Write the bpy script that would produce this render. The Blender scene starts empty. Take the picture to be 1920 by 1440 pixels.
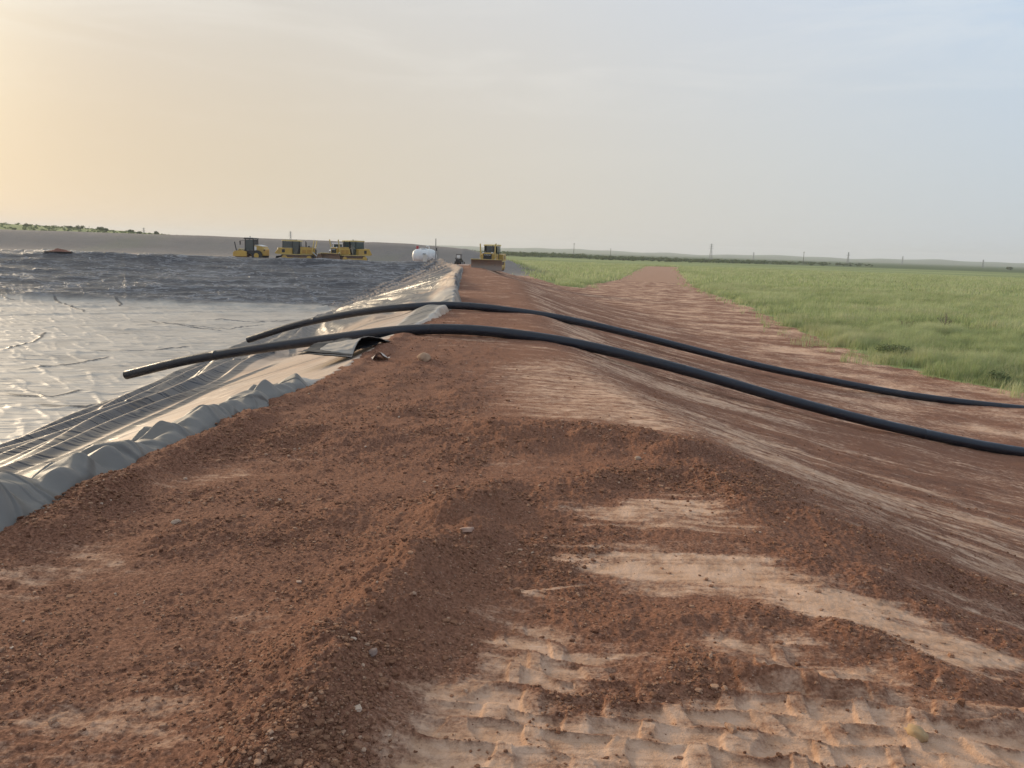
import bpy, bmesh, math, random
import numpy as np
from mathutils import Vector, Matrix

rng = np.random.default_rng(7)
random.seed(7)
scene = bpy.context.scene
COL = scene.collection
rad = math.radians

# ------------------------------------------------------------------ camera
EYE = 4.9
F_PX = 1423.0
pitch, roll = rad(10.0), rad(1.75)
Fw = Vector((0, math.cos(pitch), -math.sin(pitch)))
R0 = Vector((1, 0, 0)); U0 = Vector((0, math.sin(pitch), math.cos(pitch)))
Rv = math.cos(roll) * R0 + math.sin(roll) * U0
Uv = -math.sin(roll) * R0 + math.cos(roll) * U0
cam = bpy.data.cameras.new("camera")
cam.sensor_width = 36.0
cam.lens = 36.0 * F_PX / 1920.0
cam.clip_start = 0.05; cam.clip_end = 20000
co = bpy.data.objects.new("camera", cam); COL.objects.link(co)
M = Matrix.Identity(4)
for i in range(3):
    M[i][0] = Rv[i]; M[i][1] = Uv[i]; M[i][2] = -Fw[i]
M[2][3] = EYE
co.matrix_world = M
scene.camera = co

# ------------------------------------------------------------------ light
SUN_AZ, SUN_EL = rad(-47), rad(14)          # azimuth from +Y, negative = to the left
sdir = Vector((math.sin(SUN_AZ) * math.cos(SUN_EL), math.cos(SUN_AZ) * math.cos(SUN_EL), math.sin(SUN_EL)))
sun = bpy.data.lights.new("sun", 'SUN')
sun.energy = 1.8; sun.angle = rad(11); sun.color = (1.0, 0.80, 0.56)
so = bpy.data.objects.new("sun", sun); COL.objects.link(so)
so.rotation_euler = sdir.to_track_quat('Z', 'Y').to_euler()

scene.view_settings.view_transform = 'Standard'
scene.view_settings.look = 'None'
scene.view_settings.exposure = 0.85
scene.view_settings.gamma = 1.0
scene.view_settings.use_curve_mapping = False
cy = scene.cycles
cy.use_denoising = True
cy.max_bounces = 6; cy.diffuse_bounces = 3; cy.glossy_bounces = 3; cy.transmission_bounces = 3
cy.volume_bounces = 1; cy.transparent_max_bounces = 8
cy.caustics_reflective = False; cy.caustics_refractive = False


class NT:
    """small helper to wire nodes"""
    def __init__(self, tree):
        self.t = tree; self.n = tree.nodes; self.l = tree.links
    def new(self, typ, **kw):
        n = self.n.new(typ)
        for k, v in kw.items():
            setattr(n, k, v)
        return n
    def put(self, sock, v):
        if hasattr(v, 'links') or isinstance(v, bpy.types.NodeSocket):
            self.l.new(v, sock)
        else:
            if isinstance(v, (tuple, list)) and len(v) == 3 and sock.type == 'RGBA':
                v = (*v, 1)
            sock.default_value = v
    def math(self, op, a, b=0.0, c=None, clamp=False):
        n = self.new('ShaderNodeMath', operation=op, use_clamp=clamp)
        self.put(n.inputs[0], a); self.put(n.inputs[1], b)
        if c is not None: self.put(n.inputs[2], c)
        return n.outputs[0]
    def ss(self, x, a, b, lo=0.0, hi=1.0):
        n = self.new('ShaderNodeMapRange', interpolation_type='SMOOTHSTEP')
        self.put(n.inputs[0], x); n.inputs[1].default_value = a; n.inputs[2].default_value = b
        n.inputs[3].default_value = lo; n.inputs[4].default_value = hi
        return n.outputs[0]
    def mix(self, f, a, b, blend='MIX'):
        n = self.new('ShaderNodeMix', data_type='RGBA', blend_type=blend)
        self.put(n.inputs[0], f); self.put(n.inputs[6], a); self.put(n.inputs[7], b)
        return n.outputs[2]
    def noise(self, vec, scale, detail=4, rough=0.55, dist=0.0):
        n = self.new('ShaderNodeTexNoise')
        if vec is not None: self.l.new(vec, n.inputs['Vector'])
        n.inputs['Scale'].default_value = scale; n.inputs['Detail'].default_value = detail
        n.inputs['Roughness'].default_value = rough; n.inputs['Distortion'].default_value = dist
        return n.outputs['Fac']
    def mapping(self, vec, scale=(1, 1, 1), rot=(0, 0, 0)):
        n = self.new('ShaderNodeMapping')
        self.l.new(vec, n.inputs['Vector'])
        n.inputs['Scale'].default_value = scale; n.inputs['Rotation'].default_value = rot
        return n.outputs[0]
    def attr(self, name):
        return self.new('ShaderNodeAttribute', attribute_name=name)
    def ramp(self, f, stops):
        n = self.new('ShaderNodeValToRGB')
        cr = n.color_ramp
        while len(cr.elements) < len(stops): cr.elements.new(0.5)
        for e, (p, c) in zip(cr.elements, stops):
            e.position = p; e.color = (*c, 1)
        self.put(n.inputs[0], f)
        return n.outputs[0]


# ------------------------------------------------------------------ sky
def make_world():
    w = bpy.data.worlds.new("World"); scene.world = w; w.use_nodes = True
    T = NT(w.node_tree)
    for n in list(T.n): T.n.remove(n)
    out = T.new('ShaderNodeOutputWorld')
    sky = T.new('ShaderNodeTexSky', sky_type='NISHITA')
    sky.sun_disc = False; sky.sun_elevation = SUN_EL; sky.sun_rotation = SUN_AZ
    sky.dust_density = 1.0; sky.air_density = 1.0
    bg1 = T.new('ShaderNodeBackground'); T.l.new(sky.outputs[0], bg1.inputs[0]); bg1.inputs[1].default_value = 0.05
    g = T.new('ShaderNodeTexCoord').outputs['Generated']
    nrm = T.new('ShaderNodeVectorMath', operation='NORMALIZE'); T.l.new(g, nrm.inputs[0])
    sep = T.new('ShaderNodeSeparateXYZ'); T.l.new(nrm.outputs[0], sep.inputs[0])
    el = T.math('ARCSINE', sep.outputs[2])                       # elevation in radians
    # azimuth distance from the sun
    hyp = T.math('SQRT', T.math('ADD', T.math('MULTIPLY', sep.outputs[0], sep.outputs[0]), T.math('MULTIPLY', sep.outputs[1], sep.outputs[1])))
    dt = T.math('DIVIDE', T.math('ADD', T.math('MULTIPLY', sep.outputs[0], math.sin(SUN_AZ)), T.math('MULTIPLY', sep.outputs[1], math.cos(SUN_AZ))), T.math('ADD', hyp, 1e-4))
    az = T.math('ARCCOSINE', T.math('MINIMUM', T.math('MAXIMUM', dt, -1.0), 1.0))
    t = T.math('DIVIDE', az, math.pi)                            # 0 at the sun, 1 opposite
    d = math.pi
    A = lambda deg: rad(deg) / d
    hz = T.ramp(t, [(A(0), (.46, .325, .205)), (A(13), (.43, .325, .215)), (A(30), (.42, .35, .262)), (A(48), (.42, .385, .335)), (A(65), (.395, .40, .395)), (A(82), (.36, .405, .45)), (A(180), (.30, .36, .46))])
    up = T.ramp(t, [(A(0), (.53, .51, .45)), (A(13), (.475, .475, .455)), (A(30), (.445, .45, .445)), (A(48), (.43, .45, .475)), (A(65), (.405, .46, .54)), (A(82), (.335, .45, .595)), (A(180), (.28, .37, .52))])
    f1 = T.ss(el, rad(3), rad(27))
    c = T.mix(f1, hz, up)
    c = T.mix(T.ss(el, rad(25), rad(80)), c, (.37, .405, .45))
    # warm glow about the veiled sun
    dd = T.new('ShaderNodeVectorMath', operation='DOT_PRODUCT'); T.l.new(nrm.outputs[0], dd.inputs[0]); dd.inputs[1].default_value = sdir
    ang = T.math('ARCCOSINE', T.math('MINIMUM', dd.outputs['Value'], 1.0))
    glow = T.math('EXPONENT', T.math('MULTIPLY', T.math('MULTIPLY', ang, ang), -1.0 / (2 * rad(7.5) ** 2)))
    c = T.mix(T.math('MULTIPLY', glow, 0.8), c, (.90, .82, .58))
    # thin high cloud veils
    mp = T.mapping(nrm.outputs[0], (1.2, 1.2, 7.0), (0, rad(14), 0))
    cn = T.noise(mp, 3.2, 6, 0.6, 0.6)
    veil = T.ss(cn, 0.42, 0.72)
    c = T.mix(T.math('MULTIPLY', veil, T.ss(el, rad(4), rad(16), 0.0, 0.20)), c, (.62, .60, .55))
    c = T.mix(T.ss(el, rad(0), rad(9), .16, 0.0), c, (.30, .29, .285))
    bg2 = T.new('ShaderNodeBackground'); T.l.new(c, bg2.inputs[0]); bg2.inputs[1].default_value = .94
    add = T.new('ShaderNodeMixShader'); add.inputs[0].default_value = .90   # the clear sky, mostly veiled by dust
    T.l.new(bg1.outputs[0], add.inputs[1]); T.l.new(bg2.outputs[0], add.inputs[2])
    T.l.new(add.outputs[0], out.inputs[0])
make_world()

# ------------------------------------------------------------------ numeric helpers
def _hash(ix, iy, seed):
    h = (ix.astype(np.int64) * 374761393 + iy.astype(np.int64) * 668265263 + seed * 2147483647 + 1013904223) & 0xFFFFFFFF
    h = ((h ^ (h >> 13)) * 1274126177) & 0xFFFFFFFF
    return ((h ^ (h >> 16)) & 0xFFFF).astype(np.float32) / 65535.0

def pn(x, y, seed=0):
    """gradient noise, about -1..1"""
    x = np.asarray(x, dtype=np.float64); y = np.asarray(y, dtype=np.float64)
    ix = np.floor(x); iy = np.floor(y)
    fx = (x - ix).astype(np.float32); fy = (y - iy).astype(np.float32)
    u = fx * fx * fx * (fx * (fx * 6 - 15) + 10); v = fy * fy * fy * (fy * (fy * 6 - 15) + 10)
    def g(ox, oy):
        a = _hash(ix + ox, iy + oy, seed) * 6.2831853
        return np.cos(a) * (fx - ox) + np.sin(a) * (fy - oy)
    n0 = g(0, 0) * (1 - u) + g(1, 0) * u
    n1 = g(0, 1) * (1 - u) + g(1, 1) * u
    return (n0 * (1 - v) + n1 * v) * 1.5

def fbm(x, y, seed=0, oct=4, gain=0.5):
    s = 0.0; a = 1.0
    for k in range(oct):
        s = s + a * pn(x * 2 ** k, y * 2 ** k, seed + 17 * k); a *= gain
    return s

def ridge(x, y, seed=0, oct=3, gain=0.5):
    s = 0.0; a = 1.0
    for k in range(oct):
        s = s + a * (1 - 2 * np.abs(pn(x * 2 ** k, y * 2 ** k, seed + 31 * k))); a *= gain
    return s

def sst(x, a, b):
    t = np.clip((x - a) / (b - a), 0, 1)
    return t * t * (3 - 2 * t)

def smax(a, b, k):
    h = np.clip(0.5 + 0.5 * (a - b) / k, 0, 1)
    return b * (1 - h) + a * h + k * h * (1 - h)

def seg_dist(x, y, pts):
    d = np.full(np.shape(x), 1e9); s = np.zeros(np.shape(x)); acc = 0.0
    for (ax, ay), (bx, by) in zip(pts[:-1], pts[1:]):
        vx, vy = bx - ax, by - ay; L2 = vx * vx + vy * vy
        t = np.clip(((x - ax) * vx + (y - ay) * vy) / L2, 0, 1)
        q = np.hypot(x - ax - t * vx, y - ay - t * vy)
        m = q < d
        d = np.where(m, q, d); s = np.where(m, acc + t * math.sqrt(L2), s); acc += math.sqrt(L2)
    return d, s / acc

def sd_poly(x, y, pts):
    """signed distance, positive inside"""
    d, _ = seg_dist(x, y, pts + [pts[0]])
    ins = np.zeros(np.shape(x), bool)
    n = len(pts)
    for i in range(n):
        ax, ay = pts[i]; bx, by = pts[(i + 1) % n]
        c = ((ay > y) != (by > y)) & (x < (bx - ax) * (y - ay) / ((by - ay) + 1e-12) + ax)
        ins ^= c
    return np.where(ins, d, -d)

# ------------------------------------------------------------------ lie of the land
def zc(y): return EYE - np.interp(y, [-60, 0, 2, 6, 12, 18, 25, 32, 75, 102, 130, 200], [1.5, 1.6, 1.65, 1.85, 2.06, 2.07, 2.03, 2.12, 2.35, 2.15, 2.4, 2.9])
def xr(y): return np.interp(y, [0, 8, 15, 28, 60, 90, 130, 200], [1.8, 1.75, .75, .35, -.2, -4.2, -6, -14])
def xl(y): return np.interp(y, [-60, 3, 4.5, 6, 9, 18, 22, 27, 32, 46, 86, 96, 102, 110], [-3.2, -3.05, -3.05, -3.05, -2.98, -2.8, -2.45, -2.15, -2.5, -3.6, -6, -7.4, -9.5, -12])
YF, XF, YB, ZF, SL = 102.0, -145.0, -60.0, -2.6, 0.345
_sd = np.linspace(-2, 42, 1761)
_sv = np.convolve(np.pad(np.interp(_sd, [0, .3, .7, 1, 2.5, 5.2, 7.8, 10.6, 14, 18, 40], [0, .03, .15, .25, .78, 1.45, 1.95, 2.4, 2.65, 2.75, 2.9]), 40, mode='edge'), np.hanning(81) / np.hanning(81).sum(), 'valid')
def slope_drop(d): return np.interp(d, _sd, _sv)

def base_land(x, y):
    """berm, pad and plain, without the pond and without small relief"""
    d = x - xr(y) - .12
    z = zc(y) - slope_drop(d)
    z = z - .32 * sst(y, 102.6, 105) * sst(-x, 7.5, 10.5)      # machines stand a little below the lined crest
    far = sst(y, 112, 150)                                   # the pad falls away behind the machines
    z = z - far * 1.1 * sst(x, -60, -20)
    z = smax(z, 0.0 * z, 0.25)
    z = np.where(y > 200, z * (1 - sst(y, 200, 300)), z)
    z = np.where(x < -150, z * (1 - sst(-x, 150, 230)), z)
    z = np.where(y < -62, z * (1 - sst(-y, 62, 100)), z)
    # grey stockpile bank beyond the machines
    top = EYE + np.interp(x, [-200, -120, -64, -25, -12, -4, 6], [1.22, 1.18, 1.05, .72, -.1, -1.9, -4.5])
    top = top + 0.10 * pn(x / 14, y / 40, 5) + 0.05 * pn(x / 4, y / 9, 6)
    prof = sst(y, 157, 177) * (1 - sst(y, 190, 230)) * sst(-x, -14, 2)
    z = np.where(top > z, z + (top - z) * prof, z)
    # low green rise behind it on the left
    rise = (EYE + 6.6) * np.exp(-((x + 330) / 190) ** 2) * np.exp(-((y - 470) / 130) ** 2)
    z = np.maximum(z, rise + 0.02 * z)
    r = np.hypot(x, y)
    hill = sst(r, 3200, 5600) * (21 + 9 * pn(np.arctan2(x, y) * 7, 0 * x, 9) + 8 * pn(np.arctan2(x, y) * 23, 0 * x, 10))
    return z + hill

def pond_z(x, y):
    e = xl(y) - x
    a = zc(y) - SL * e
    b = zc(YF) - SL * (YF - y)
    c = zc(np.clip(y, -60, 102)) - SL * (x - XF)
    q = zc(YB) - SL * (y - YB)
    z = smax(a, ZF + 0 * a, 0.35)
    z = smax(z, b, 0.5); z = smax(z, c, 0.4); z = smax(z, q, 0.4)
    return z

def in_pond(x, y): return np.minimum(np.minimum(xl(y) - x, YF - y), np.minimum(x - XF, y - YB))

GR = [(18.6, -80), (18.6, 20), (19.79, 28.92), (18.48, 31.72), (17.61, 36.1), (18.3, 43.38), (19.59, 51.88), (23.42, 76.86), (28.41, 121.95), (56.87, 270), (72, 335)]
GL = [(9.4, 104), (10.41, 115.5), (19.34, 143.24), (51, 305), (60, 340)]
def road_right(y): return np.interp(y, [p[1] for p in GR], [p[0] for p in GR])
def road_left(y): return np.interp(y, [p[1] for p in GL], [p[0] for p in GL])
def field_d(x, y):
    """> 0 inside the grass, in metres from its edge"""
    right = x - road_right(y)
    left = np.minimum(np.minimum(road_left(y) - x, x - (xr(y) + 11.0)), (y - 104) * 1.0)
    left = np.where(y > 200, np.minimum(road_left(y) - x, 1e3), left)
    d = np.maximum(right, left)
    d = np.where(y > 318, np.maximum(d, y - 318), d)
    d = np.where((y > 225) & (x < -20), np.maximum(d, 20), d)
    return d

# pale, packed patches and loose heaps on the crown of the berm (plan coordinates)
PALE = [
    ([(-0.3, 13.6), (1.38, 15.6), (2.4, 12.0), (2.6, 8.45), (1.33, 8.2), (0.01, 8.5)], .45, .58),
    ([(1.1, 13.29), (1.55, 12.45), (1.85, 10.5), (1.9, 8.5), (1.6, 8.3), (1.45, 10.5)], .10, 1.0),
    ([(0.47, 5.10), (1.54, 5.65), (1.75, 4.95), (1.03, 4.78), (0.5, 4.86)], .15, .85),
    ([(0.30, 4.30), (0.9, 4.33), (1.49, 4.30), (1.83, 3.96), (2.3, 3.25), (2.12, 2.92), (1.77, 3.04), (1.36, 3.58), (0.72, 3.84)], .15, 1.0),
    ([(0.14, 3.70), (0.32, 3.84), (.36, 3.74), (.2, 3.62)], .04, .9),
    ([(-0.13, 3.27), (0.03, 3.42), (0.30, 3.28), (0.67, 2.87), (0.96, 3.1), (1.21, 3.32), (1.4, 3.14), (1.65, 2.80), (2.1, 2.7), (2.6, 2.0), (1.5, 1.2), (-0.9, 1.2), (-0.62, 2.15), (-0.3, 2.43), (-0.16, 2.87)], .17, .88),
    ([(-2.75, 5.4), (-2.3, 6.3), (-2.0, 6.3), (-2.4, 5.4)], .18, .45),
    ([(-2.9, 3.6), (-2.6, 4.1), (-2.2, 4.1), (-2.0, 3.8), (-2.5, 3.4)], .2, .5),
    ([(-1.5, 2.35), (-1.25, 2.62), (-1.0, 2.55), (-.98, 2.3)], .16, .6),
    ([(-1.9, 1.0), (-1.9, 2.3), (-1.3, 2.5), (-.9, 2.0), (-.8, 1.0)], .3, .38),
    ([(-1.6, 3.1), (-1.3, 3.5), (-.9, 3.4), (-1.1, 2.95)], .2, .3),
    ([(-.3, 6.2), (.1, 6.9), (.5, 6.6), (.1, 5.9)], .2, .3),
]
HEAPS = [  # polyline, height, width, how loose
    ([(-0.12, 5.5), (-0.3, 5.0), (-0.45, 4.06), (-0.6, 3.23), (-0.67, 2.52), (-0.72, 1.6)], .15, .20, 1.0),
    ([(-0.4, 7.55), (0.5, 7.75), (1.2, 7.6), (1.9, 6.9)], .13, .42, 1.0),
    ([(0.3, 5.35), (0.9, 6.1), (1.57, 6.27), (1.93, 5.4), (2.41, 5.04), (2.87, 4.81), (3.6, 4.45)], .07, .22, 1.0),
    ([(1.75, 4.35), (2.1, 4.0), (2.5, 3.55), (2.8, 3.2)], .05, .13, .9),
    ([(0.35, 3.45), (0.9, 3.32), (1.4, 3.4), (1.75, 3.05), (2.1, 2.85)], .03, .09, .55),
    ([(0.78, 3.02), (1.1, 2.86), (1.45, 2.76), (1.9, 2.62), (2.3, 2.5)], .05, .07, .5),
    ([(-2.9, 4.3), (-2.85, 5.6), (-2.8, 6.6), (-2.75, 8.2)], .07, .16, 1.0),
    ([(-2.4, 6.9), (-2.0, 7.4), (-1.6, 7.1), (-1.2, 7.6)], .06, .22, 1.0),
    ([(-2.0, 4.35), (-1.4, 4.6), (-.9, 4.9)], .035, .2, .8),
    ([(-1.5, 8.6), (-1.0, 9.2), (-.6, 10.6)], .06, .25, 1.0),
    ([(-2.6, 9.8), (-1.9, 11.0), (-1.5, 12.8)], .05, .3, 1.0),
    ([(-1.9, 13.2), (-1.5, 13.8)], .07, .25, 1.0),
    ([(.3, 2.7), (.75, 2.85)], .02, .1, .9),
]

def soil_fields(x, y):
    """small relief, pale share and looseness of the red soil"""
    wx = x + 0.10 * fbm(x * 1.6, y * 1.6, 40, 3); wy = y + 0.10 * fbm(x * 1.6, y * 1.6, 50, 3)
    near = y < 40
    pale = np.zeros(x.shape); loose = np.zeros(x.shape); h = np.zeros(x.shape)
    m = near & (np.abs(x) < 8) & (y > .5) & (y < 18)
    xs, ys = wx[m], wy[m]
    yw = ys + .16 * fbm(xs * .55, (ys + .1 * xs) * 5.5, 45, 3, .6) * np.clip(ys / 6, .35, 1.6)
    xw = xs + .35 * fbm(xs * .5, ys * 4.5, 46, 3, .6)
    p = np.zeros(xs.shape); l = np.zeros(xs.shape); hh = np.zeros(xs.shape)
    for pts, soft, amt in PALE:
        p = np.maximum(p, amt * sst(sd_poly(xw, yw, pts), -soft * 1.6, soft * 1.5))
    for pts, hgt, wid, ls in HEAPS:
        d, s = seg_dist(xs, ys, pts)
        end = sst(s, -.02, .12) * (1 - sst(s, .88, 1.02)) * .6 + .4
        k = np.exp(-(d / wid) ** 2 * .5)
        hh = hh + hgt * k * end * (1 + .5 * fbm(xs * 2.2, ys * 2.2, 61, 2))
        l = np.maximum(l, ls * np.exp(-(d / (wid * 1.35)) ** 2 * .5))
    p = p * np.clip(.92 + .40 * fbm(xs * .7, (ys + .1 * xs) * 7.0, 47, 4, .6), 0, 1.15)
    pale[m] = p * (1 - .9 * l * (l > .25)); loose[m] = l; h[m] = hh
    # the side of the berm: dragged, streaky, packed
    dr = x - xr(y)
    side = sst(dr, -.2, 1.3)
    ysl = y + .10 * x
    streak = .45 * fbm(x * .35, ysl * 2.6, 70, 4, .62) + .55 * fbm(x * .9, ysl * 8.0, 74, 3, .6)
    band = fbm(x * .16, ysl * .5, 78, 3) + .5 * fbm(x * .7, y * .7, 79, 3)
    sp = np.clip(.29 + .20 * (1 - sst(dr, 1, 3)) * sst(y, 7, 9) + .62 * streak + .42 * band, 0, 1)
    pale = np.maximum(pale, side * sp * .92 * (1 - loose))
    crown = (1 - side) * sst(y, 7.5, 10)
    pale = np.maximum(pale, crown * np.clip(.12 + .85 * streak - .1 + .25 * band, 0, .8) * np.where(y > 16, 1, sst(x, -1.5, .4)))
    flat = sst(dr, 9.5, 13)
    pale = pale * (1 - flat) + flat * np.clip(.46 + .20 * streak + .25 * band + .30 * fbm(x * .45, y * .45, 83, 4, .6), 0, 1)
    left = (1 - side) * (1 - sst(x, -.6, .2)) * sst(y, 5, 6.5) * (1 - sst(y, 17, 30))
    loose = np.maximum(loose, left * np.clip(.62 + .5 * fbm(x * .9, y * .9, 81, 3), 0, 1) * (1 - pale))
    low = (1 - side) * (1 - sst(y, 5, 6.5))
    loose = np.maximum(loose, low * np.clip(.34 + .5 * fbm(x * 1.4, y * 1.4, 85, 3), 0, .8) * (1 - pale))
    # relief
    h = h + .035 * pn(x / 2.3, y / 2.3, 90) + .014 * fbm(x / .62, y / .62, 91, 2)
    h = h + side * (.022 * fbm(x * .4, ysl * 1.3, 95, 3) + .012 * fbm(x * .9, ysl * 4.0, 96, 3) + .008 * fbm(x * 3, y * 5, 97, 3))
    loose = np.maximum(loose, side * np.clip(.35 - sp, 0, 1) * 1.2 * (1 - sst(dr, 5, 9)))
    rr = np.hypot(x, y)
    n = rr < 24
    xn, yn = x[n], y[n]
    rough = (.25 + loose[n]) * (1 - .75 * pale[n])
    hm = .020 * rough * fbm(xn / .26, yn / .26, 101, 2) + .011 * rough * ridge(xn / .12, yn / .12, 103, 2) * .7
    hm = hm + np.where(rr[n] < 10, .0075 * (.30 + rough) * fbm(xn / .042, yn / .042, 107, 2), 0)
    # cleat prints pressed in the packed crown at the front
    a = (rr[n] < 4.6)
    xa, ya = wx[n][a], wy[n][a]
    tm = sst(sd_poly(xa, ya, PALE[5][0]), -.05, .16)
    xq = xa + .025 * pn(xa * 5, ya * 5, 111); yq = ya + .20 * xa + .022 * pn(xa * 5, ya * 5, 112)
    row = np.floor(yq / .155)
    u = xq / .27 + .5 * (row % 2) + .10 * pn(row * 3.7, row * 0 + .5, 113); fu = np.abs((u - np.floor(u)) - .5) * 2
    v = yq / .155; fv = v - np.floor(v)
    wall = sst(fu, .64, .80) * (.85 + .2 * pn(xa * 9, ya * 9, 114))
    lip = np.exp(-((fv - .90) / .085) ** 2) * (.8 + .5 * pn(xa * 7, ya * 7, 115))
    keep = np.clip(1.0 + .7 * fbm(xa * 1.7, ya * 1.7, 117, 2), .35, 1)
    prints = tm * keep * (.021 * np.minimum(np.maximum(wall, .9 * lip), .85) * (1 + .12 * fbm(xa * 16, ya * 16, 118, 2)) + .014 * (fv - .5) - .010)
    add = np.zeros(xn.shape); add[a] = prints; tmn = np.zeros(xn.shape); tmn[a] = tm
    h[n] = h[n] + hm * (1 - .55 * tmn) + add
    ll = loose[n]; q = np.zeros(xn.shape); q[a] = tm * keep * np.maximum(.35 * wall, lip)
    loose[n] = np.maximum(ll, .6 * q)
    pp = pale[n]; pale[n] = pp * (1 - .55 * q)
    return h, np.clip(pale, 0, 1), np.clip(loose, 0, 1)

def mesh_obj(name, V, Fa, mat, parent=None, attrs=None, smooth=True):
    me = bpy.data.meshes.new(name)
    V = np.ascontiguousarray(V, dtype=np.float32); Fa = np.ascontiguousarray(Fa, dtype=np.int32)
    k = Fa.shape[1]
    me.vertices.add(len(V)); me.vertices.foreach_set('co', V.ravel())
    me.loops.add(Fa.size); me.loops.foreach_set('vertex_index', Fa.ravel())
    me.polygons.add(len(Fa))
    me.polygons.foreach_set('loop_start', np.arange(0, Fa.size, k, dtype=np.int32))
    me.polygons.foreach_set('use_smooth', np.full(len(Fa), smooth))
    for nm, arr in (attrs or {}).items():
        a = me.attributes.new(nm, 'FLOAT', 'POINT'); a.data.foreach_set('value', np.ascontiguousarray(arr, dtype=np.float32))
    me.update(calc_edges=True); me.validate()
    if mat: me.materials.append(mat)
    o = bpy.data.objects.new(name, me); COL.objects.link(o)
    if parent: o.parent = parent
    return o

def sub(V, Fa, mask, attrs):
    Fm = Fa[mask]
    used = np.zeros(len(V), bool); used[Fm.ravel()] = True
    idx = np.cumsum(used) - 1
    return V[used], idx[Fm], {k: a[used] for k, a in attrs.items()}

def tag(o, label=None, cat=None, group=None, kind=None):
    if label: o['label'] = label
    if cat: o['category'] = cat
    if group: o['group'] = group
    if kind: o['kind'] = kind
    return o

# ------------------------------------------------------------------ materials
def new_mat(name):
    m = bpy.data.materials.new(name); m.use_nodes = True
    T = NT(m.node_tree)
    for n in list(T.n): T.n.remove(n)
    out = T.new('ShaderNodeOutputMaterial'); b = T.new('ShaderNodeBsdfPrincipled')
    T.l.new(b.outputs[0], out.inputs[0])
    return m, T, b, out

def bump(T, b, hgt, dist, strength=1.0):
    n = T.new('ShaderNodeBump'); n.inputs['Strength'].default_value = strength; n.inputs['Distance'].default_value = dist
    T.put(n.inputs['Height'], hgt); T.l.new(n.outputs[0], b.inputs['Normal'])

def soil_mat():
    m, T, b, out = new_mat('red_soil')
    pos = T.new('ShaderNodeNewGeometry').outputs['Position']
    pale = T.attr('pale').outputs['Fac']; loose = T.attr('loose').outputs['Fac']
    n1 = T.noise(pos, 9, 6, .62); n2 = T.noise(pos, 60, 4, .65)
    mps = T.mapping(pos, (1.0, 14, 4), (0, 0, rad(-6)))
    st = T.noise(mps, 1.6, 6, .68); drag = T.attr('drag').outputs['Fac']
    k = T.math('ADD', pale, T.math('MULTIPLY', T.math('SUBTRACT', n1, .5), 1.0))
    st2 = T.noise(T.mapping(pos, (1.0, 9, 3), (0, 0, rad(-6))), 4.5, 5, .7)
    k = T.math('ADD', k, T.math('MULTIPLY', T.math('MULTIPLY', T.math('SUBTRACT', st, .5), .95), drag))
    k = T.math('ADD', k, T.math('MULTIPLY', T.math('MULTIPLY', T.math('SUBTRACT', st2, .5), .75), drag))
    k = T.math('ADD', k, T.math('MULTIPLY', T.math('MULTIPLY', T.math('SUBTRACT', T.noise(pos, 1.7, 6, .66), .5), T.math('SUBTRACT', 1.0, drag)), 1.1))
    k = T.math('ADD', k, T.math('MULTIPLY', T.math('SUBTRACT', n2, .5), .60))
    f = T.ss(k, .14, .96)
    big = T.noise(pos, .45, 3, .5)
    dark = T.mix(T.ss(n2, .3, .7), (.105, .043, .025), (.335, .162, .098))
    dark = T.mix(T.math('MULTIPLY', T.ss(big, .35, .65), .35), dark, (.27, .125, .07))
    light = T.mix(T.ss(n1, .3, .7), (.55, .335, .21), (.68, .45, .31))
    light = T.mix(T.ss(st, .60, .78, 0, .6), light, (.76, .60, .47))
    light = T.mix(T.ss(st, .46, .30, 0, .55), light, (.38, .22, .14))
    c = T.mix(f, dark, light)
    grit = T.new('ShaderNodeTexVoronoi'); T.l.new(pos, grit.inputs['Vector']); grit.inputs['Scale'].default_value = 75
    gm = T.math('MULTIPLY', T.math('LESS_THAN', grit.outputs['Distance'], .28), T.math('GREATER_THAN', T.noise(pos, 42, 1), .60))
    c = T.mix(T.math('MULTIPLY', gm, .30), c, (.62, .46, .34))
    T.l.new(c, b.inputs['Base Color'])
    b.inputs['Roughness'].default_value = .95; b.inputs['Specular IOR Level'].default_value = .15
    hb = T.math('ADD', T.math('MULTIPLY', n2, .5), T.math('ADD', T.math('MULTIPLY', T.noise(pos, 190, 3, .7), .35), T.math('MULTIPLY', n1, .4)))
    bump(T, b, hb, .022, .8)
    return m
M_SOIL = soil_mat()

def field_mat():
    m, T, b, out = new_mat('grassy_plain')
    pos = T.new('ShaderNodeNewGeometry').outputs['Position']
    mp = T.mapping(pos, (.35, 1, 1))
    a = T.noise(mp, .045, 5, .6); n = T.noise(pos, .9, 5, .65); s = T.noise(mp, .012, 4, .55)
    c = T.mix(T.ss(a, .35, .68), (.21, .245, .095), (.33, .36, .155))
    c = T.mix(T.ss(s, .50, .62, 0, .85), c, (.15, .185, .07))
    c = T.mix(T.ss(n, .3, .75, 0, .55), c, (.33, .35, .16))
    cd = T.attr('far').outputs['Fac']
    c = T.mix(cd, c, T.mix(T.ss(a, .3, .7), (.075, .105, .045), (.125, .15, .065)))
    T.l.new(c, b.inputs['Base Color']); b.inputs['Roughness'].default_value = 1; b.inputs['Specular IOR Level'].default_value = 0.05
    bump(T, b, n, .4, .6)
    return m
M_FIELD = field_mat()

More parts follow.
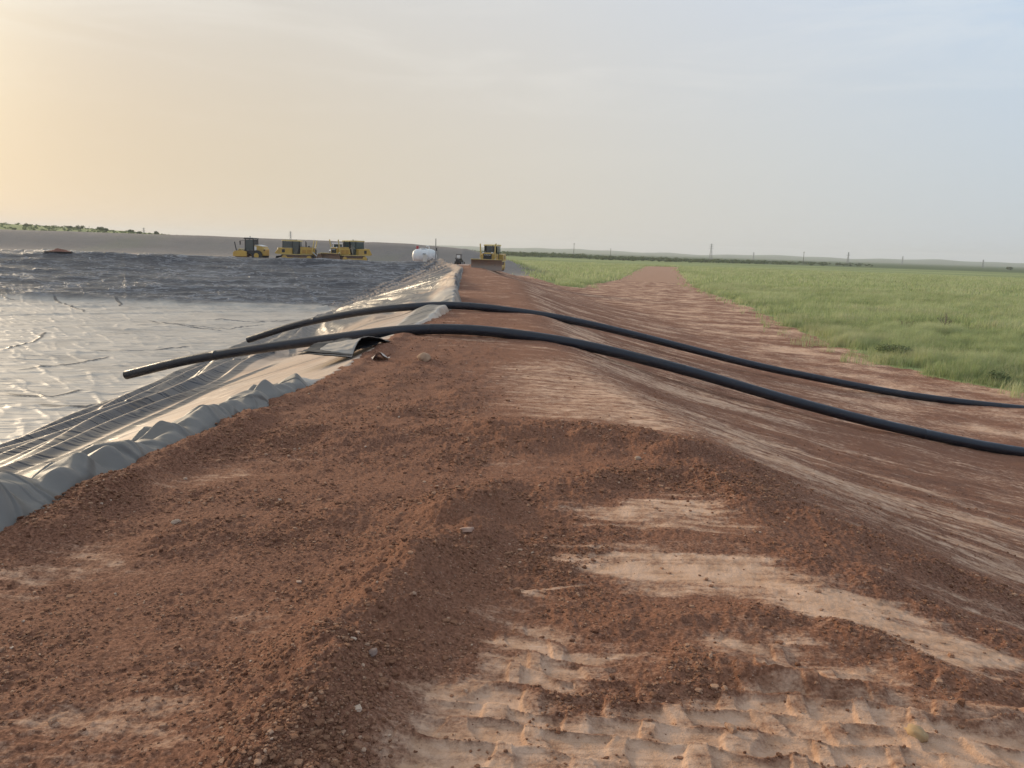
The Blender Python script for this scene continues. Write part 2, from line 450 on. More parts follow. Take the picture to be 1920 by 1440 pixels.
def bank_mat():
    m, T, b, out = new_mat('grey_bank')
    pos = T.new('ShaderNodeNewGeometry').outputs['Position']
    mp = T.mapping(pos, (.25, .8, 2.0))
    a = T.noise(mp, .35, 6, .6); n = T.noise(pos, 2.2, 5, .7)
    c = T.mix(a, (.175, .150, .128), (.255, .225, .198))
    c = T.mix(T.ss(n, .55, .75, 0, .5), c, (.13, .105, .085))
    c = T.mix(T.ss(T.noise(pos, .05, 2), .55, .7, 0, .3), c, (.21, .215, .13))
    T.l.new(c, b.inputs['Base Color']); b.inputs['Roughness'].default_value = .95
    bump(T, b, n, .3, .7)
    return m
M_BANK = bank_mat()

def pad_mat():
    m, T, b, out = new_mat('pinkish_pad')
    pos = T.new('ShaderNodeNewGeometry').outputs['Position']
    a = T.noise(T.mapping(pos, (.5, 1.5, 1)), .3, 6, .6)
    c = T.mix(a, (.30, .18, .13), (.40, .28, .22))
    T.l.new(c, b.inputs['Base Color']); b.inputs['Roughness'].default_value = .95
    return m
M_PAD = pad_mat()

def liner_mat():
    m, T, b, out = new_mat('pond_liner_sheet')
    pos = T.new('ShaderNodeNewGeometry').outputs['Position']
    dust_shade = T.attr('dust_shade').outputs['Fac']
    n = T.noise(pos, 1.3, 6, .62); n2 = T.noise(pos, .22, 4, .55)
    dn = T.math('ADD', T.math('MULTIPLY', T.math('SUBTRACT', n, .5), .45), T.math('MULTIPLY', T.math('SUBTRACT', n2, .5), .35))
    k = T.math('ADD', dust_shade, T.math('MULTIPLY', dn, T.ss(dust_shade, .0, .35)), clamp=True)
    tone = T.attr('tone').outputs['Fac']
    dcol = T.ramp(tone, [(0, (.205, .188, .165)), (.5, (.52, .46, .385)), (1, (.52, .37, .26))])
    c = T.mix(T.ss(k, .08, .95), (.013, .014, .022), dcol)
    T.l.new(c, b.inputs['Base Color'])
    T.l.new(T.ss(k, .1, .9, .40, .55), b.inputs['Roughness'])
    T.l.new(T.ss(k, .1, .9, .75, .22), b.inputs['Specular IOR Level'])
    fine = T.noise(T.mapping(pos, (1, 1.6, 1)), 2.6, 5, .62, 1.2)
    # creases: thin long ridges in two leaning directions, patch by patch
    pa = T.noise(pos, .09, 2, .5); far_ = T.attr('wall').outputs['Fac']
    def crease(rot, sx, sy, sc, w):
        q = T.noise(T.mapping(pos, (sx, sy, .6), (0, 0, rad(rot))), sc, 2, .5, .3)
        return T.ss(T.math('ABSOLUTE', T.math('SUBTRACT', q, .5)), 0, w, 1, 0)
    h1 = T.math('MULTIPLY', crease(12, .09, 1.0, .75, .03), T.ss(pa, .38, .55))
    h2 = T.math('MULTIPLY', crease(-38, .10, 1.0, .9, .03), T.ss(pa, .62, .45))
    h3 = T.math('MULTIPLY', crease(55, .15, 1.0, 1.2, .04), .35)
    hh = T.math('ADD', T.math('ADD', h1, h2), T.math('ADD', h3, T.math('MULTIPLY', fine, .12)))
    # the steep far wall: fine dense wrinkles, their highlights painted as pale lines in the colour
    def crease2(rot, sx, sc, w):
        q = T.noise(T.mapping(pos, (sx, 1.0, 2.0), (0, 0, rad(rot))), sc, 4, .6, .8)
        return T.ss(T.math('ABSOLUTE', T.math('SUBTRACT', q, .5)), 0, w, 1, 0)
    pb = T.noise(T.mapping(pos, (1, 1, 1)), .12, 2, .5)
    c1 = T.math('MULTIPLY', crease2(4, .22, .55, .030), 1.0)
    c2 = T.math('MULTIPLY', crease2(-30, .30, .75, .030), T.ss(pb, .42, .58))
    c3 = T.math('MULTIPLY', crease2(28, .30, .75, .030), T.ss(pb, .56, .42))
    cw = T.math('MULTIPLY', T.math('MAXIMUM', c1, T.math('MAXIMUM', c2, c3)), far_)
    T.l.new(T.mix(T.math('MULTIPLY', cw, .55), c, (.42, .41, .41)), b.inputs['Base Color'])
    hh = T.math('ADD', hh, T.math('MULTIPLY', cw, 1.6))
    bump(T, b, hh, .085, .6)
    return m
M_LINER = liner_mat()

def simple(name, col, rough=.5, metal=0.0, spec=.5, var=.0, scale=3.0, dirt=None, dirt_amt=0.0, coat=0.0):
    m, T, b, out = new_mat(name)
    if var or dirt:
        pos = T.new('ShaderNodeTexCoord').outputs['Object']
        n = T.noise(pos, scale, 5, .6)
        c = T.mix(n, tuple(v * (1 - var) for v in col), tuple(min(1, v * (1 + var)) for v in col))
        if dirt:
            c = T.mix(T.ss(T.noise(pos, scale * .7, 6, .65), .45, .72, 0, dirt_amt), c, dirt)
        T.l.new(c, b.inputs['Base Color'])
        T.l.new(T.ss(n, .3, .7, max(0, rough - .08), min(1, rough + .1)), b.inputs['Roughness'])
    else:
        b.inputs['Base Color'].default_value = (*col, 1); b.inputs['Roughness'].default_value = rough
    b.inputs['Metallic'].default_value = metal; b.inputs['Specular IOR Level'].default_value = spec
    b.inputs['Coat Weight'].default_value = coat
    return m

# ------------------------------------------------------------------ ground sheet
def polar_axes():
    a = np.concatenate([np.arange(-180, -44, 2.0), np.arange(-44, -38, .5), np.arange(-38, 38, .07), np.arange(38, 44, .5), np.arange(44, 180.1, 2.0)])
    r = [.25]
    while r[-1] < 7500:
        q = r[-1]
        s = .03 if q < 1.6 else (max(.0065, .0040 * q) if q < 130 else (.012 * q if q < 420 else .035 * q))
        r.append(q + s)
    return np.radians(a), np.array(r)

def build_ground():
    a, r = polar_axes()
    A, Rr = np.meshgrid(a, r)
    x = (np.sin(A) * Rr).ravel(); y = (np.cos(A) * Rr).ravel()
    z = base_land(x, y)
    soil = (np.hypot(x, y) < 140)
    h = np.zeros(x.shape); pale = np.full(x.shape, .5); loose = np.zeros(x.shape)
    h[soil], pale[soil], loose[soil] = soil_fields(x[soil], y[soil])
    fd = field_d(x, y) + .9 * fbm(x / 2.2, y / 2.2, 200, 3) * np.where(np.hypot(x, y) > 15, 1, 0)
    fade = 1 - sst(fd, -1, 1)
    z = z + h * fade
    z = z + (1 - fade) * .12 * fbm(x / 5, y / 5, 210, 2) * (1 - sst(np.hypot(x, y), 200, 400))
    # pinkish wheel-worn tone far out on the road
    ip = in_pond(x, y)
    e2 = ip + .12 * fbm(x * 1.5, y * 1.5, 220, 3) * (y < 60)
    pz = pond_z(x, y)
    low = np.where(ip > 0, np.minimum(pz, z), z)
    z = z * (1 - sst(e2, -.02, .30)) + (low - .5) * sst(e2, -.02, .30)
    # a low lip of pushed-up soil along the liner edge
    lip = np.exp(-((e2 + .22) / .16) ** 2) * .05 * (x > -6) * (y < 20)
    z = z + lip
    far = sst(np.hypot(x, y), 520, 720)
    V = np.stack([x, y, z], 1)
    na, nr = len(a), len(r)
    i = (np.arange(nr - 1)[:, None] * na + np.arange(na - 1)[None, :]).ravel()
    Fa = np.stack([i, i + na, i + na + 1, i + 1], 1)[:, ::-1]
    cx = x[Fa].mean(1); cyy = y[Fa].mean(1)
    fm = fd[Fa].mean(1) > 0; ipf = in_pond(cx, cyy)
    drop = ipf > 1.2
    bank = (cyy > 150) & (cyy < 240) & (cx < 8) & ~((cx > -8) & (cyy > 200)) & (cx > -260)
    pad = (cyy > YF - 1.5) & (cyy <= 150) & (cx < xr(cyy) - 1.5) | ((cx < XF - .5) & (cyy < 150) & (cx > -230)) 
    field = fm & ~bank & ~pad
    road = ~field & ~bank & ~pad & (cx > xr(cyy) + 12.0)
    berm = ~field & ~bank & ~pad & ~road
    drag = 1 - .75 * sst(x - xr(y), 8, 13) - .3 * (1 - sst(x - xr(y), -1, 1)) * (1 - sst(y, 4, 8))
    attrs = {'pale': pale, 'loose': loose, 'far': far, 'drag': drag}
    for nm, mk, mt in (('earth_berm', berm, M_SOIL), ('dirt_road', road, M_SOIL), ('grassy_plain', field, M_FIELD), ('gravel_bank', bank, M_BANK), ('work_pad', pad, M_PAD)):
        v, f, at = sub(V, Fa, mk & ~drop, attrs)
        tag(mesh_obj(nm, v, f, mt, attrs=at), kind='structure')
    vv, ff, at = V, None, None
    return
build_ground()

def land_z(x, y):
    """surface height at points (for placing things)"""
    x = np.atleast_1d(np.asarray(x, float)); y = np.atleast_1d(np.asarray(y, float))
    z = base_land(x, y)
    h, p, l = soil_fields(x, y)
    fd = field_d(x, y)
    return z + h * (1 - sst(fd, -1, 1)) * (np.hypot(x, y) < 140)
def gz(x, y): return float(land_z(x, y)[0])

# ------------------------------------------------------------------ pond liner
CX, CY = -21.2, 86.5          # foot of the far corner, where the folds gather
BED_CREASES = [[(-34.4, 65.1), (-29.9, 66.9), (-24.6, 65.3), (-22.3, 71.4)], [(-32.1, 71.9), (-24.3, 71.3), (-21.5, 75.5)],
    [(-55.8, 90.7), (-48.4, 82.5), (-41.9, 74.4)], [(-60.1, 88.7), (-56.5, 86.5)], [(-32.5, 47.5), (-33.9, 52.7), (-36.8, 60.0)],
    [(-27.8, 40.5), (-26.0, 43.3), (-25.8, 48.3)], [(-29.0, 49.6), (-26.5, 49.7), (-23.4, 52.3), (-21.6, 54.2)], [(-24.2, 35.1), (-21.5, 34.5), (-20.7, 36.6)],
    [(-50.7, 95.2), (-42.7, 82.5)], [(-35.4, 70.8), (-29.7, 66.5), (-23.2, 62.7)], [(-21.5, 33.2), (-18.9, 32.5), (-17.8, 35.0)]]
def liner_height(x, y):
    e = xl(y) - x
    z = pond_z(x, y)
    ef = YF - y
    right = sst(z, ZF + .15, ZF + .9) * (e < ef + 2)
    farb = sst(z, ZF + .1, ZF + .9) * (e >= ef - 2)
    floor = 1 - np.clip(right + farb, 0, 1)
    rr = np.hypot(x - CX, y - CY) + 1e-3; th = np.arctan2(y - CY, x - CX)
    q = th * 34
    # folds that run down the right-hand slope and gather at the corner
    wv = q + .35 * pn(rr / 9, q * .4, 301)
    f1 = ridge(wv * .62, rr / 30, 303, 2, .5); f2 = ridge(wv * 2.6, rr / 15, 305, 2, .5)
    un = np.clip(e / 15, 0, 1.3)
    amp = np.where(y > 27, .45, .12)
    f1 = np.sign(f1) * np.abs(f1) ** 1.4
    w = right * amp * sst(rr, 2, 22) * (.24 * (f1 - .1) + .08 * f2) * sst(y, 22, 32)
    # long folds lying along the near slope, drawing together towards the far corner
    fold = np.zeros(x.shape); face = np.zeros(x.shape); top_ = np.zeros(x.shape)
    tt = np.clip((y - 6) / 76, -.2, 1)
    for i, (e0, hgt, wd) in enumerate(((3.5, .10, .16), (4.4, .20, .22), (5.0, .14, .16), (5.8, .30, .30), (6.9, .20, .22), (7.7, .26, .26), (8.9, .30, .32), (9.8, .18, .22), (11.0, .26, .30), (12.3, .20, .25), (13.4, .16, .25))):
        ei = e0 + (14.6 - e0) * np.sign(tt) * np.abs(tt) ** 1.15
        ei = ei + .35 * pn(y / 7 + 3.1 * i, 0 * y + i, 307) + .10 * pn(y / 2.2, 0 * y + i, 308)
        d = (e - ei) / wd
        live = np.clip(.65 + 1.1 * pn(y / 10 + 7 * i, 0 * y + 2.2 * i, 309), 0, 1.2) * (1 - sst(y, 62, 80))
        fold = np.maximum(fold, hgt * live * np.exp(-np.abs(d) ** 1.6))
        face = np.maximum(face, sst(live, .1, .35) * sst(d, -2.2, -1.3) * (1 - sst(d, -.25, .15)))  # fold sides turned to the viewer, blackened in the colour as shade
    w = w + right * fold
    ln = np.abs(pn(wv * .62 + 5, rr / 45, 361))
    line = sst(ln, .22, .48)  # lines where the sheet colour goes black, painted shade of the folds
    w = w + right * sst(y, 20, 28) * sst(rr, 8, 24) * .42 * np.exp(-(ln / .26) ** 2)
    # ridges spread over the pond bed
    xa, ya = x * .85 + y * .3, y * .85 - x * .3
    w = w + floor * (.025 * ridge(x / 14 + .2 * y / 7.5, y / 4.5, 311, 2, .5) + .09 * np.maximum(ridge(xa / 7, ya / 1.6, 313, 2, .5) - .75, 0) + .08 * np.maximum(ridge((x + y) / 2.2, (y - x) / 9, 314, 2, .5) - .8, 0))
    w = w + floor * .30 * np.maximum(ridge(x / 30, y / 11, 315, 1) - .60, 0)
    # long taut creases across the bed
    bed = np.zeros(x.shape)
    for L in BED_CREASES:
        px_ = [p[0] for p in L]; py_ = [p[1] for p in L]
        m = (x > min(px_) - 3) & (x < max(px_) + 3) & (y > min(py_) - 3) & (y < max(py_) + 3)
        if m.any():
            dq, sq = seg_dist(x[m] + .5 * pn(x[m] / 4, y[m] / 4, 317), y[m] + .5 * pn(x[m] / 4, y[m] / 4, 318), L)
            bed[m] = np.maximum(bed[m], np.exp(-(dq / .17) ** 2) * sst(sq, -.02, .25) * (1 - sst(sq, .75, 1.02)))
    w = w + floor * .06 * bed
    # far bank: sagging rolls along the bank and short cross wrinkles
    s = ef
    roll_ = fbm(x / 16, s / 2.6, 321, 3, .6)
    w = w + farb * (.26 * roll_ + .06 * ridge((x + s * 1.5) / 12, (s - x * .05) / 2.0, 323, 2, .5) + .03 * ridge((x + s) / 2.0, (s - x * .5) / 4.5, 324, 2, .5) + .07 * np.maximum(ridge((x - s) / 2.2, (x + s) / 9.0, 325, 2, .5) - .75, 0))
    for x0, x1 in ((-31, CX - .5), (-52, -44), (-70, -62)):          # welded seams
        xs_ = x0 + (x1 - x0) * s / 15.6
        w = w + farb * .09 * np.exp(-((x - xs_) / .30) ** 2)
    for ang, lg in ((2.62, 40), (2.95, 55), (3.06, 70)):
        dq = np.abs(th - ang) * rr
        w = w + floor * .14 * np.exp(-(dq / .25) ** 2) * (rr < lg) * (th > 0)
        dq = np.abs(th + ang) * rr
        w = w + floor * .14 * np.exp(-(dq / .25) ** 2) * (rr < lg)
    # crest of the far bank rolls over
    w = w + .34 * np.exp(-((ef - 1.0) / 1.0) ** 2) * (1 + .6 * pn(x / 7, 0 * x, 331)) * (e > 4)
    # loose crumpled hem along the near edge
    hem_y = sst(y, 2, 4) * (1 - sst(y, 10.3, 11.6))
    hem = sst(e, -.15, .22) * (1 - sst(e, .3, 1.15)) * hem_y
    ph = y * 1.35 - e * 1.0 + .8 * pn(y * .8, e * .6, 341) + .3 * pn(y * 2.1, e * 1.6, 342)
    tri = np.sqrt(((ph - np.floor(ph)) * 2 - 1) ** 2 + .006)
    ph2 = y * 1.9 + e * 2.0 + .9 * pn(y * 1.2, e * 1.5, 343)
    tri2 = np.abs((ph2 - np.floor(ph2)) * 2 - 1)
    hem = sst(e, -.10, .16 + .10 * pn(y * 1.3, 0 * y, 348)) * (1 - sst(e, .26, 1.05 + .3 * pn(y * .8, 0 * y, 350))) * hem_y
    w = w + hem * (.12 * np.clip(1 + 1.0 * pn(y * .55, 0 * y, 345), .2, 1.6) + .13 * tri * np.clip(.7 + 1.2 * pn(y * .75, e * .5, 353), .05, 1.3) + .09 * tri2 * np.clip(.6 + pn(y * 1.1, e, 346), 0, 1))
    ph3 = y * 3.7 + e * 1.6 + 1.1 * pn(y * 1.3, e * 1.3, 351)
    w = w + hem * .075 * np.abs((ph3 - np.floor(ph3)) * 2 - 1) * np.clip(.5 + pn(y * .9, e, 352), 0, 1)
    hem2 = np.exp(-((e - .5) / .55) ** 2) * sst(y, 16, 19)
    phb = y * .62 + .7 * pn(y * .35, e, 347) + .2 * e
    w = w + .6 * hem2 * (.10 * np.abs(2 * (phb - np.floor(phb)) - 1) + .05 * ridge(y / 1.6, e / 2.5, 349, 2))
    # tuck the edges into the soil
    en = e + .10 * fbm(x * 1.5, y * 1.5, 220, 3) * (y < 60)
    tuck = sst(-en, -.02, .34)
    z = np.where(e < 0, zc(y), z)
    z = z + w * (1 - tuck) + .015 - .30 * tuck
    z = z - 1.0 * sst(-ef, .2, 1.6)
    return z, dict(e=e, ef=ef, right=right, farb=farb, floor=floor, un=un, face=face, line=line, bed=bed, hemc=sst(e, -.9, -.5) * (1 - sst(e, .5, 1.0)) * hem_y, f1=f1, hem=np.maximum(hem, hem2))

def build_liner():
    a = np.radians(np.concatenate([np.arange(-165, -75, 1.5), np.arange(-75, -40, .3), np.arange(-40, -.5, .055)]))
    r = [2.2]
    while r[-1] < 185:
        q = r[-1]; r.append(q + (.0022 * q if q < 14 else .0034 * q))
    r = np.array(r)
    A, Rr = np.meshgrid(a, r)
    x = (np.sin(A) * Rr).ravel(); y = (np.cos(A) * Rr).ravel()
    z, k = liner_height(x, y)
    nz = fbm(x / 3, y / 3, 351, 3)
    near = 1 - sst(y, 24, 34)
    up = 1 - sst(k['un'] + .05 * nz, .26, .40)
    d_right = near * (.92 + .1 * nz) * (1 - .97 * k['face']) + (1 - near) * (.85 + .2 * nz) * (1 - .9 * k['face']) * (.05 + .95 * k['line']) * (1 - .5 * sst(.5 - k['f1'], .0, .5))  # dusty tone, with shade of fold faces, lines and valleys painted in
    dust_shade = k['right'] * d_right + k['floor'] * (.82 + .20 * nz) * (1 - .95 * sst(k['bed'], .25, .7)) + k['farb'] * (.13 + .16 * nz)
    dust_shade = np.maximum(dust_shade, np.maximum(k['hem'], k['hemc']) * 1.0)
    dust_shade = np.where((k['ef'] < 2.2) & (k['e'] > 6), .03, dust_shade)
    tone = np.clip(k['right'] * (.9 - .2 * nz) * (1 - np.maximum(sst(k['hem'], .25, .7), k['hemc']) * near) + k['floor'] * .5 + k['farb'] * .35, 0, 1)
    keep_v = (in_pond(x, y) > -.7)
    V = np.stack([x, y, z], 1)
    na, nr = len(a), len(r)
    i = (np.arange(nr - 1)[:, None] * na + np.arange(na - 1)[None, :]).ravel()
    Fa = np.stack([i, i + na, i + na + 1, i + 1], 1)[:, ::-1]
    kf = keep_v[Fa].all(1)
    v, f, at = sub(V, Fa, kf, {'dust_shade': np.clip(dust_shade, 0, 1), 'tone': tone, 'wall': k['farb']})
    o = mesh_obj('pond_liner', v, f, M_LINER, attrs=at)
    tag(o, 'huge dusty black plastic sheet lining the pond, wrinkled and creased', 'pond liner')
    return o
LINER = build_liner()

# ------------------------------------------------------------------ mesh builder for man-made things
class MB:
    def __init__(self):
        self.bm = bmesh.new()
    def box(self, c, s, rot=None, taper=None):
        r = bmesh.ops.create_cube(self.bm, size=1.0)
        for v in r['verts']:
            tx = 1.0
            if taper and v.co.z > 0: v.co.x *= taper[0]; v.co.y *= taper[1]
            v.co = Vector((v.co.x * s[0], v.co.y * s[1], v.co.z * s[2]))
            if rot: v.co = rot @ v.co
            v.co += Vector(c)
        return self
    def prism(self, prof, y0, y1):
        """profile in x,z swept along y"""
        a = [self.bm.verts.new((x, y0, z)) for x, z in prof]
        b = [self.bm.verts.new((x, y1, z)) for x, z in prof]
        n = len(prof)
        self.bm.faces.new(a); self.bm.faces.new(b[::-1])
        for i in range(n):
            self.bm.faces.new((a[i], b[i], b[(i + 1) % n], a[(i + 1) % n]))
        return self
    def tube(self, pts, r, n=12, cap=True):
        pts = [Vector(p) for p in pts]
        rr = r if isinstance(r, (list, tuple, np.ndarray)) else [r] * len(pts)
        rings = []
        up = Vector((0, 0, 1))
        for i, p in enumerate(pts):
            t = (pts[min(i + 1, len(pts) - 1)] - pts[max(i - 1, 0)]).normalized()
            u = up if abs(t.z) < .95 else Vector((1, 0, 0))
            s_ = t.cross(u).normalized(); w_ = s_.cross(t).normalized()
            rings.append([self.bm.verts.new(p + rr[i] * (math.cos(2 * math.pi * k / n) * s_ + math.sin(2 * math.pi * k / n) * w_)) for k in range(n)])
        for A_, B_ in zip(rings[:-1], rings[1:]):
            for k in range(n):
                self.bm.faces.new((A_[k], A_[(k + 1) % n], B_[(k + 1) % n], B_[k]))
        if cap:
            self.bm.faces.new(rings[0][::-1]); self.bm.faces.new(rings[-1])
        return self
    def disc(self, c, r, h, axis='Y', n=20):
        c = Vector(c); d = Vector((0, h / 2, 0)) if axis == 'Y' else (Vector((h / 2, 0, 0)) if axis == 'X' else Vector((0, 0, h / 2)))
        return self.tube([c - d, c + d], r, n)
    def build(self, name, mat, parent=None, bevel=0.0, smooth=False):
        bmesh.ops.recalc_face_normals(self.bm, faces=self.bm.faces)
        me = bpy.data.meshes.new(name); self.bm.to_mesh(me); self.bm.free()
        if mat: me.materials.append(mat)
        if smooth:
            me.polygons.foreach_set('use_smooth', [True] * len(me.polygons))
            me.set_sharp_from_angle(angle=rad(40))
        o = bpy.data.objects.new(name, me); COL.objects.link(o)
        if parent: o.parent = parent
        if bevel:
            md = o.modifiers.new('edge', 'BEVEL'); md.width = bevel; md.segments = 2; md.limit_method = 'ANGLE'
        return o

def empty(name, loc, rz=0.0, scale=1.0):
    o = bpy.data.objects.new(name, None); COL.objects.link(o)
    o.location = loc; o.rotation_euler = (0, 0, rz); o.scale = (scale,) * 3
    o.empty_display_size = .3
    return o

def copy_tree(o, parent=None):
    c = o.copy(); COL.objects.link(c)
    if parent: c.parent = parent
    for ch in [q for q in bpy.data.objects if q.parent == o]:
        copy_tree(ch, c)
    return c

# ------------------------------------------------------------------ the two black pipes
def pipe_mat():
    m, T, b, out = new_mat('black_polyethylene')
    pos = T.new('ShaderNodeNewGeometry').outputs['Position']
    n = T.noise(T.mapping(pos, (.8, 3, 3)), 3.0, 6, .65); n2 = T.noise(pos, 22, 4, .6)
    k = T.math('ADD', n, T.math('MULTIPLY', T.math('SUBTRACT', n2, .5), .3))
    c = T.mix(T.ss(k, .50, .75, 0, .40), (.0095, .0115, .019), (.085, .066, .055))
    T.l.new(c, b.inputs['Base Color'])
    T.l.new(T.ss(k, .35, .7, .30, .62), b.inputs['Roughness'])
    bump(T, b, n, .01, .4)
    return m
M_PIPE = pipe_mat()

def spline(P, n):
    P = [Vector(p) for p in P]; Q = [P[0] * 2 - P[1]] + P + [P[-1] * 2 - P[-2]]
    out = []
    for i in range(1, len(Q) - 2):
        a, b, c, d = Q[i - 1], Q[i], Q[i + 1], Q[i + 2]
        for k in range(n):
            t = k / n
            out.append(.5 * ((2 * b) + (c - a) * t + (2 * a - 5 * b + 4 * c - d) * t * t + (3 * b - a - 3 * c + d) * t ** 3))
    out.append(P[-1])
    return out

def make_pipe(path, r, label):
    pts = spline(path, 14)
    mb = MB()
    n = 28
    up = Vector((0, 0, 1))
    def ring(p, t, q):
        s_ = t.cross(up).normalized(); w_ = s_.cross(t).normalized()
        return [mb.bm.verts.new(p + q * (math.cos(2 * math.pi * k / n) * s_ + math.sin(2 * math.pi * k / n) * w_)) for k in range(n)]
    rings = []
    T_ = [(pts[min(i + 1, len(pts) - 1)] - pts[max(i - 1, 0)]).normalized() for i in range(len(pts))]
    for i in range(8, -1, -1):                      # bore of the open end
        if i in (8, 4, 1, 0): rings.append(ring(pts[i], T_[i], r * .86))
    acc = 0.0; nextbead = 3.1
    for i, p in enumerate(pts):
        if i: acc += (p - pts[i - 1]).length
        q = r
        rings.append(ring(p, T_[i], q))
        if acc > nextbead and i < len(pts) - 1:     # welded butt joints
            nextbead += 6.1
            t = T_[i]
            rings.append(ring(p + t * .012, t, r * 1.035)); rings.append(ring(p + t * .030, t, r * 1.035)); rings.append(ring(p + t * .042, t, r))
    for A_, B_ in zip(rings[:-1], rings[1:]):
        for k in range(n):
            mb.bm.faces.new((A_[k], A_[(k + 1) % n], B_[(k + 1) % n], B_[k]))
    o = mb.build('pipe', M_PIPE, smooth=True)
    return tag(o, label, 'pipe', 'black pipes laid over the berm')

def on_land(pts, r, lift=0.0):
    return [(x, y, gz(x, y) + r + lift) for x, y in pts]
R1 = .125
make_pipe([(-10.67, 20.67, 1.18), (-8.7, 20.0, 1.74), (-6.6, 19.32, 2.20), (-4.6, 18.75, 2.58), (-2.83, 18.2, 2.90), (-1.4, 18.05, 3.00), (0, 18.0, 2.93), (1.75, 18.0, 2.70), (4.08, 18, 2.20), (6.96, 18, 1.47), (9.61, 18, .89), (12.53, 18, .42), (16, 18.1, .17), (20, 18.3, .14), (25, 18.6, .13)], R1,
          'black plastic pipe nearer the camera, its cut end over the pond')
make_pipe([(-9.94, 28.3, 1.29), (-8.0, 27.4, 1.96), (-5.9, 26.5, 2.50), (-3.98, 25.6, 2.86), (-1.85, 25.3, 3.03), (.64, 25.3, 2.83), (2.43, 25.5, 2.54), (4.26, 25.9, 2.14), (5.8, 26.2, 1.78), (8.1, 26.3, 1.27), (10.0, 26.3, .92), (13.6, 25.8, .40), (17.3, 25.1, .15), (21, 24.6, .13), (26, 24.3, .13)], R1,
          'black plastic pipe farther from the camera, running past the grass')

# lifted hem of the liner where it gapes open beside the near pipe
def lifted_flap():
    nu, nv = 40, 22
    V = []; 
    c0 = np.array([-3.0, 14.0]); c1 = np.array([-2.62, 16.3])
    ax = c1 - c0; L = np.hypot(*ax); ax /= L; nv_ = np.array([-ax[1], ax[0]])
    for j in range(nv):
        t = j / (nv - 1)
        for i in range(nu):
            s = i / (nu - 1)
            arch = .27 * math.sin(math.pi * min(1, s ** .8)) ** 1.3 * (1 - t) ** 1.4 + .02
            arch += .02 * math.sin(9 * s + 3 * t)
            p = c0 + ax * s * L + nv_ * (t * 1.1 + .10 * math.sin(math.pi * s))
            g = max(gz(p[0], p[1]), float(liner_height(np.array([p[0]]), np.array([p[1]]))[0][0]))
            V.append((p[0], p[1], g + arch))
    F_ = [(j * nu + i, j * nu + i + 1, (j + 1) * nu + i + 1, (j + 1) * nu + i) for j in range(nv - 1) for i in range(nu - 1)]
    o = mesh_obj('lifted_flap', np.array(V), np.array(F_), M_LINER, LINER, {'dust_shade': np.full(len(V), .9), 'tone': np.full(len(V), .25), 'wall': np.zeros(len(V))})
    md = o.modifiers.new('thick', 'SOLIDIFY'); md.thickness = .006
    o['label'] = 'lifted grey hem gaping open beside the pipe'
lifted_flap()
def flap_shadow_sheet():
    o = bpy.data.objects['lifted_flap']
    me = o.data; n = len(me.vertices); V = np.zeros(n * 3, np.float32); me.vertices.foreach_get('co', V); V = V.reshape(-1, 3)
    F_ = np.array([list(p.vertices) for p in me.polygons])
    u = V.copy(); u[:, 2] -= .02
    mesh_obj('flap_underside', u, F_, M_FILM_SHADE, LINER)
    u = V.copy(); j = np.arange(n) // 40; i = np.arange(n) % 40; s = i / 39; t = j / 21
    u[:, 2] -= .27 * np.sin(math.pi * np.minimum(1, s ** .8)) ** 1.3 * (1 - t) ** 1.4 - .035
    mesh_obj('gap_shade', u, F_, M_FILM_SHADE, LINER)  # black patch laid in the gap to stand for its shade
M_FILM_SHADE = simple('black_film_and_shade', (.006, .006, .007), .6)  # black back of the liner, and the painted shade in the gap
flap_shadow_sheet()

# ------------------------------------------------------------------ clods, pebbles, stones
def ico(sub_):
    bm = bmesh.new(); bmesh.ops.create_icosphere(bm, subdivisions=sub_, radius=1)
    V = np.array([v.co for v in bm.verts]); F_ = np.array([[v.index for v in f.verts] for f in bm.faces]); bm.free()
    return V, F_

def clod_mat():
    m, T, b, out = new_mat('soil_clods')
    pos = T.new('ShaderNodeNewGeometry').outputs['Position']
    tone = T.attr('tone').outputs['Fac']
    n = T.noise(pos, 55, 4, .65)
    c = T.ramp(T.math('ADD', tone, T.math('MULTIPLY', T.math('SUBTRACT', n, .5), .25)), [(0, (.14, .062, .035)), (.45, (.31, .16, .093)), (.75, (.46, .28, .18)), (1, (.62, .47, .35))])
    T.l.new(c, b.inputs['Base Color']); b.inputs['Roughness'].default_value = .95; b.inputs['Specular IOR Level'].default_value = .12
    bump(T, b, T.noise(pos, 130, 3, .7), .012, .7)
    return m
M_CLOD = clod_mat()

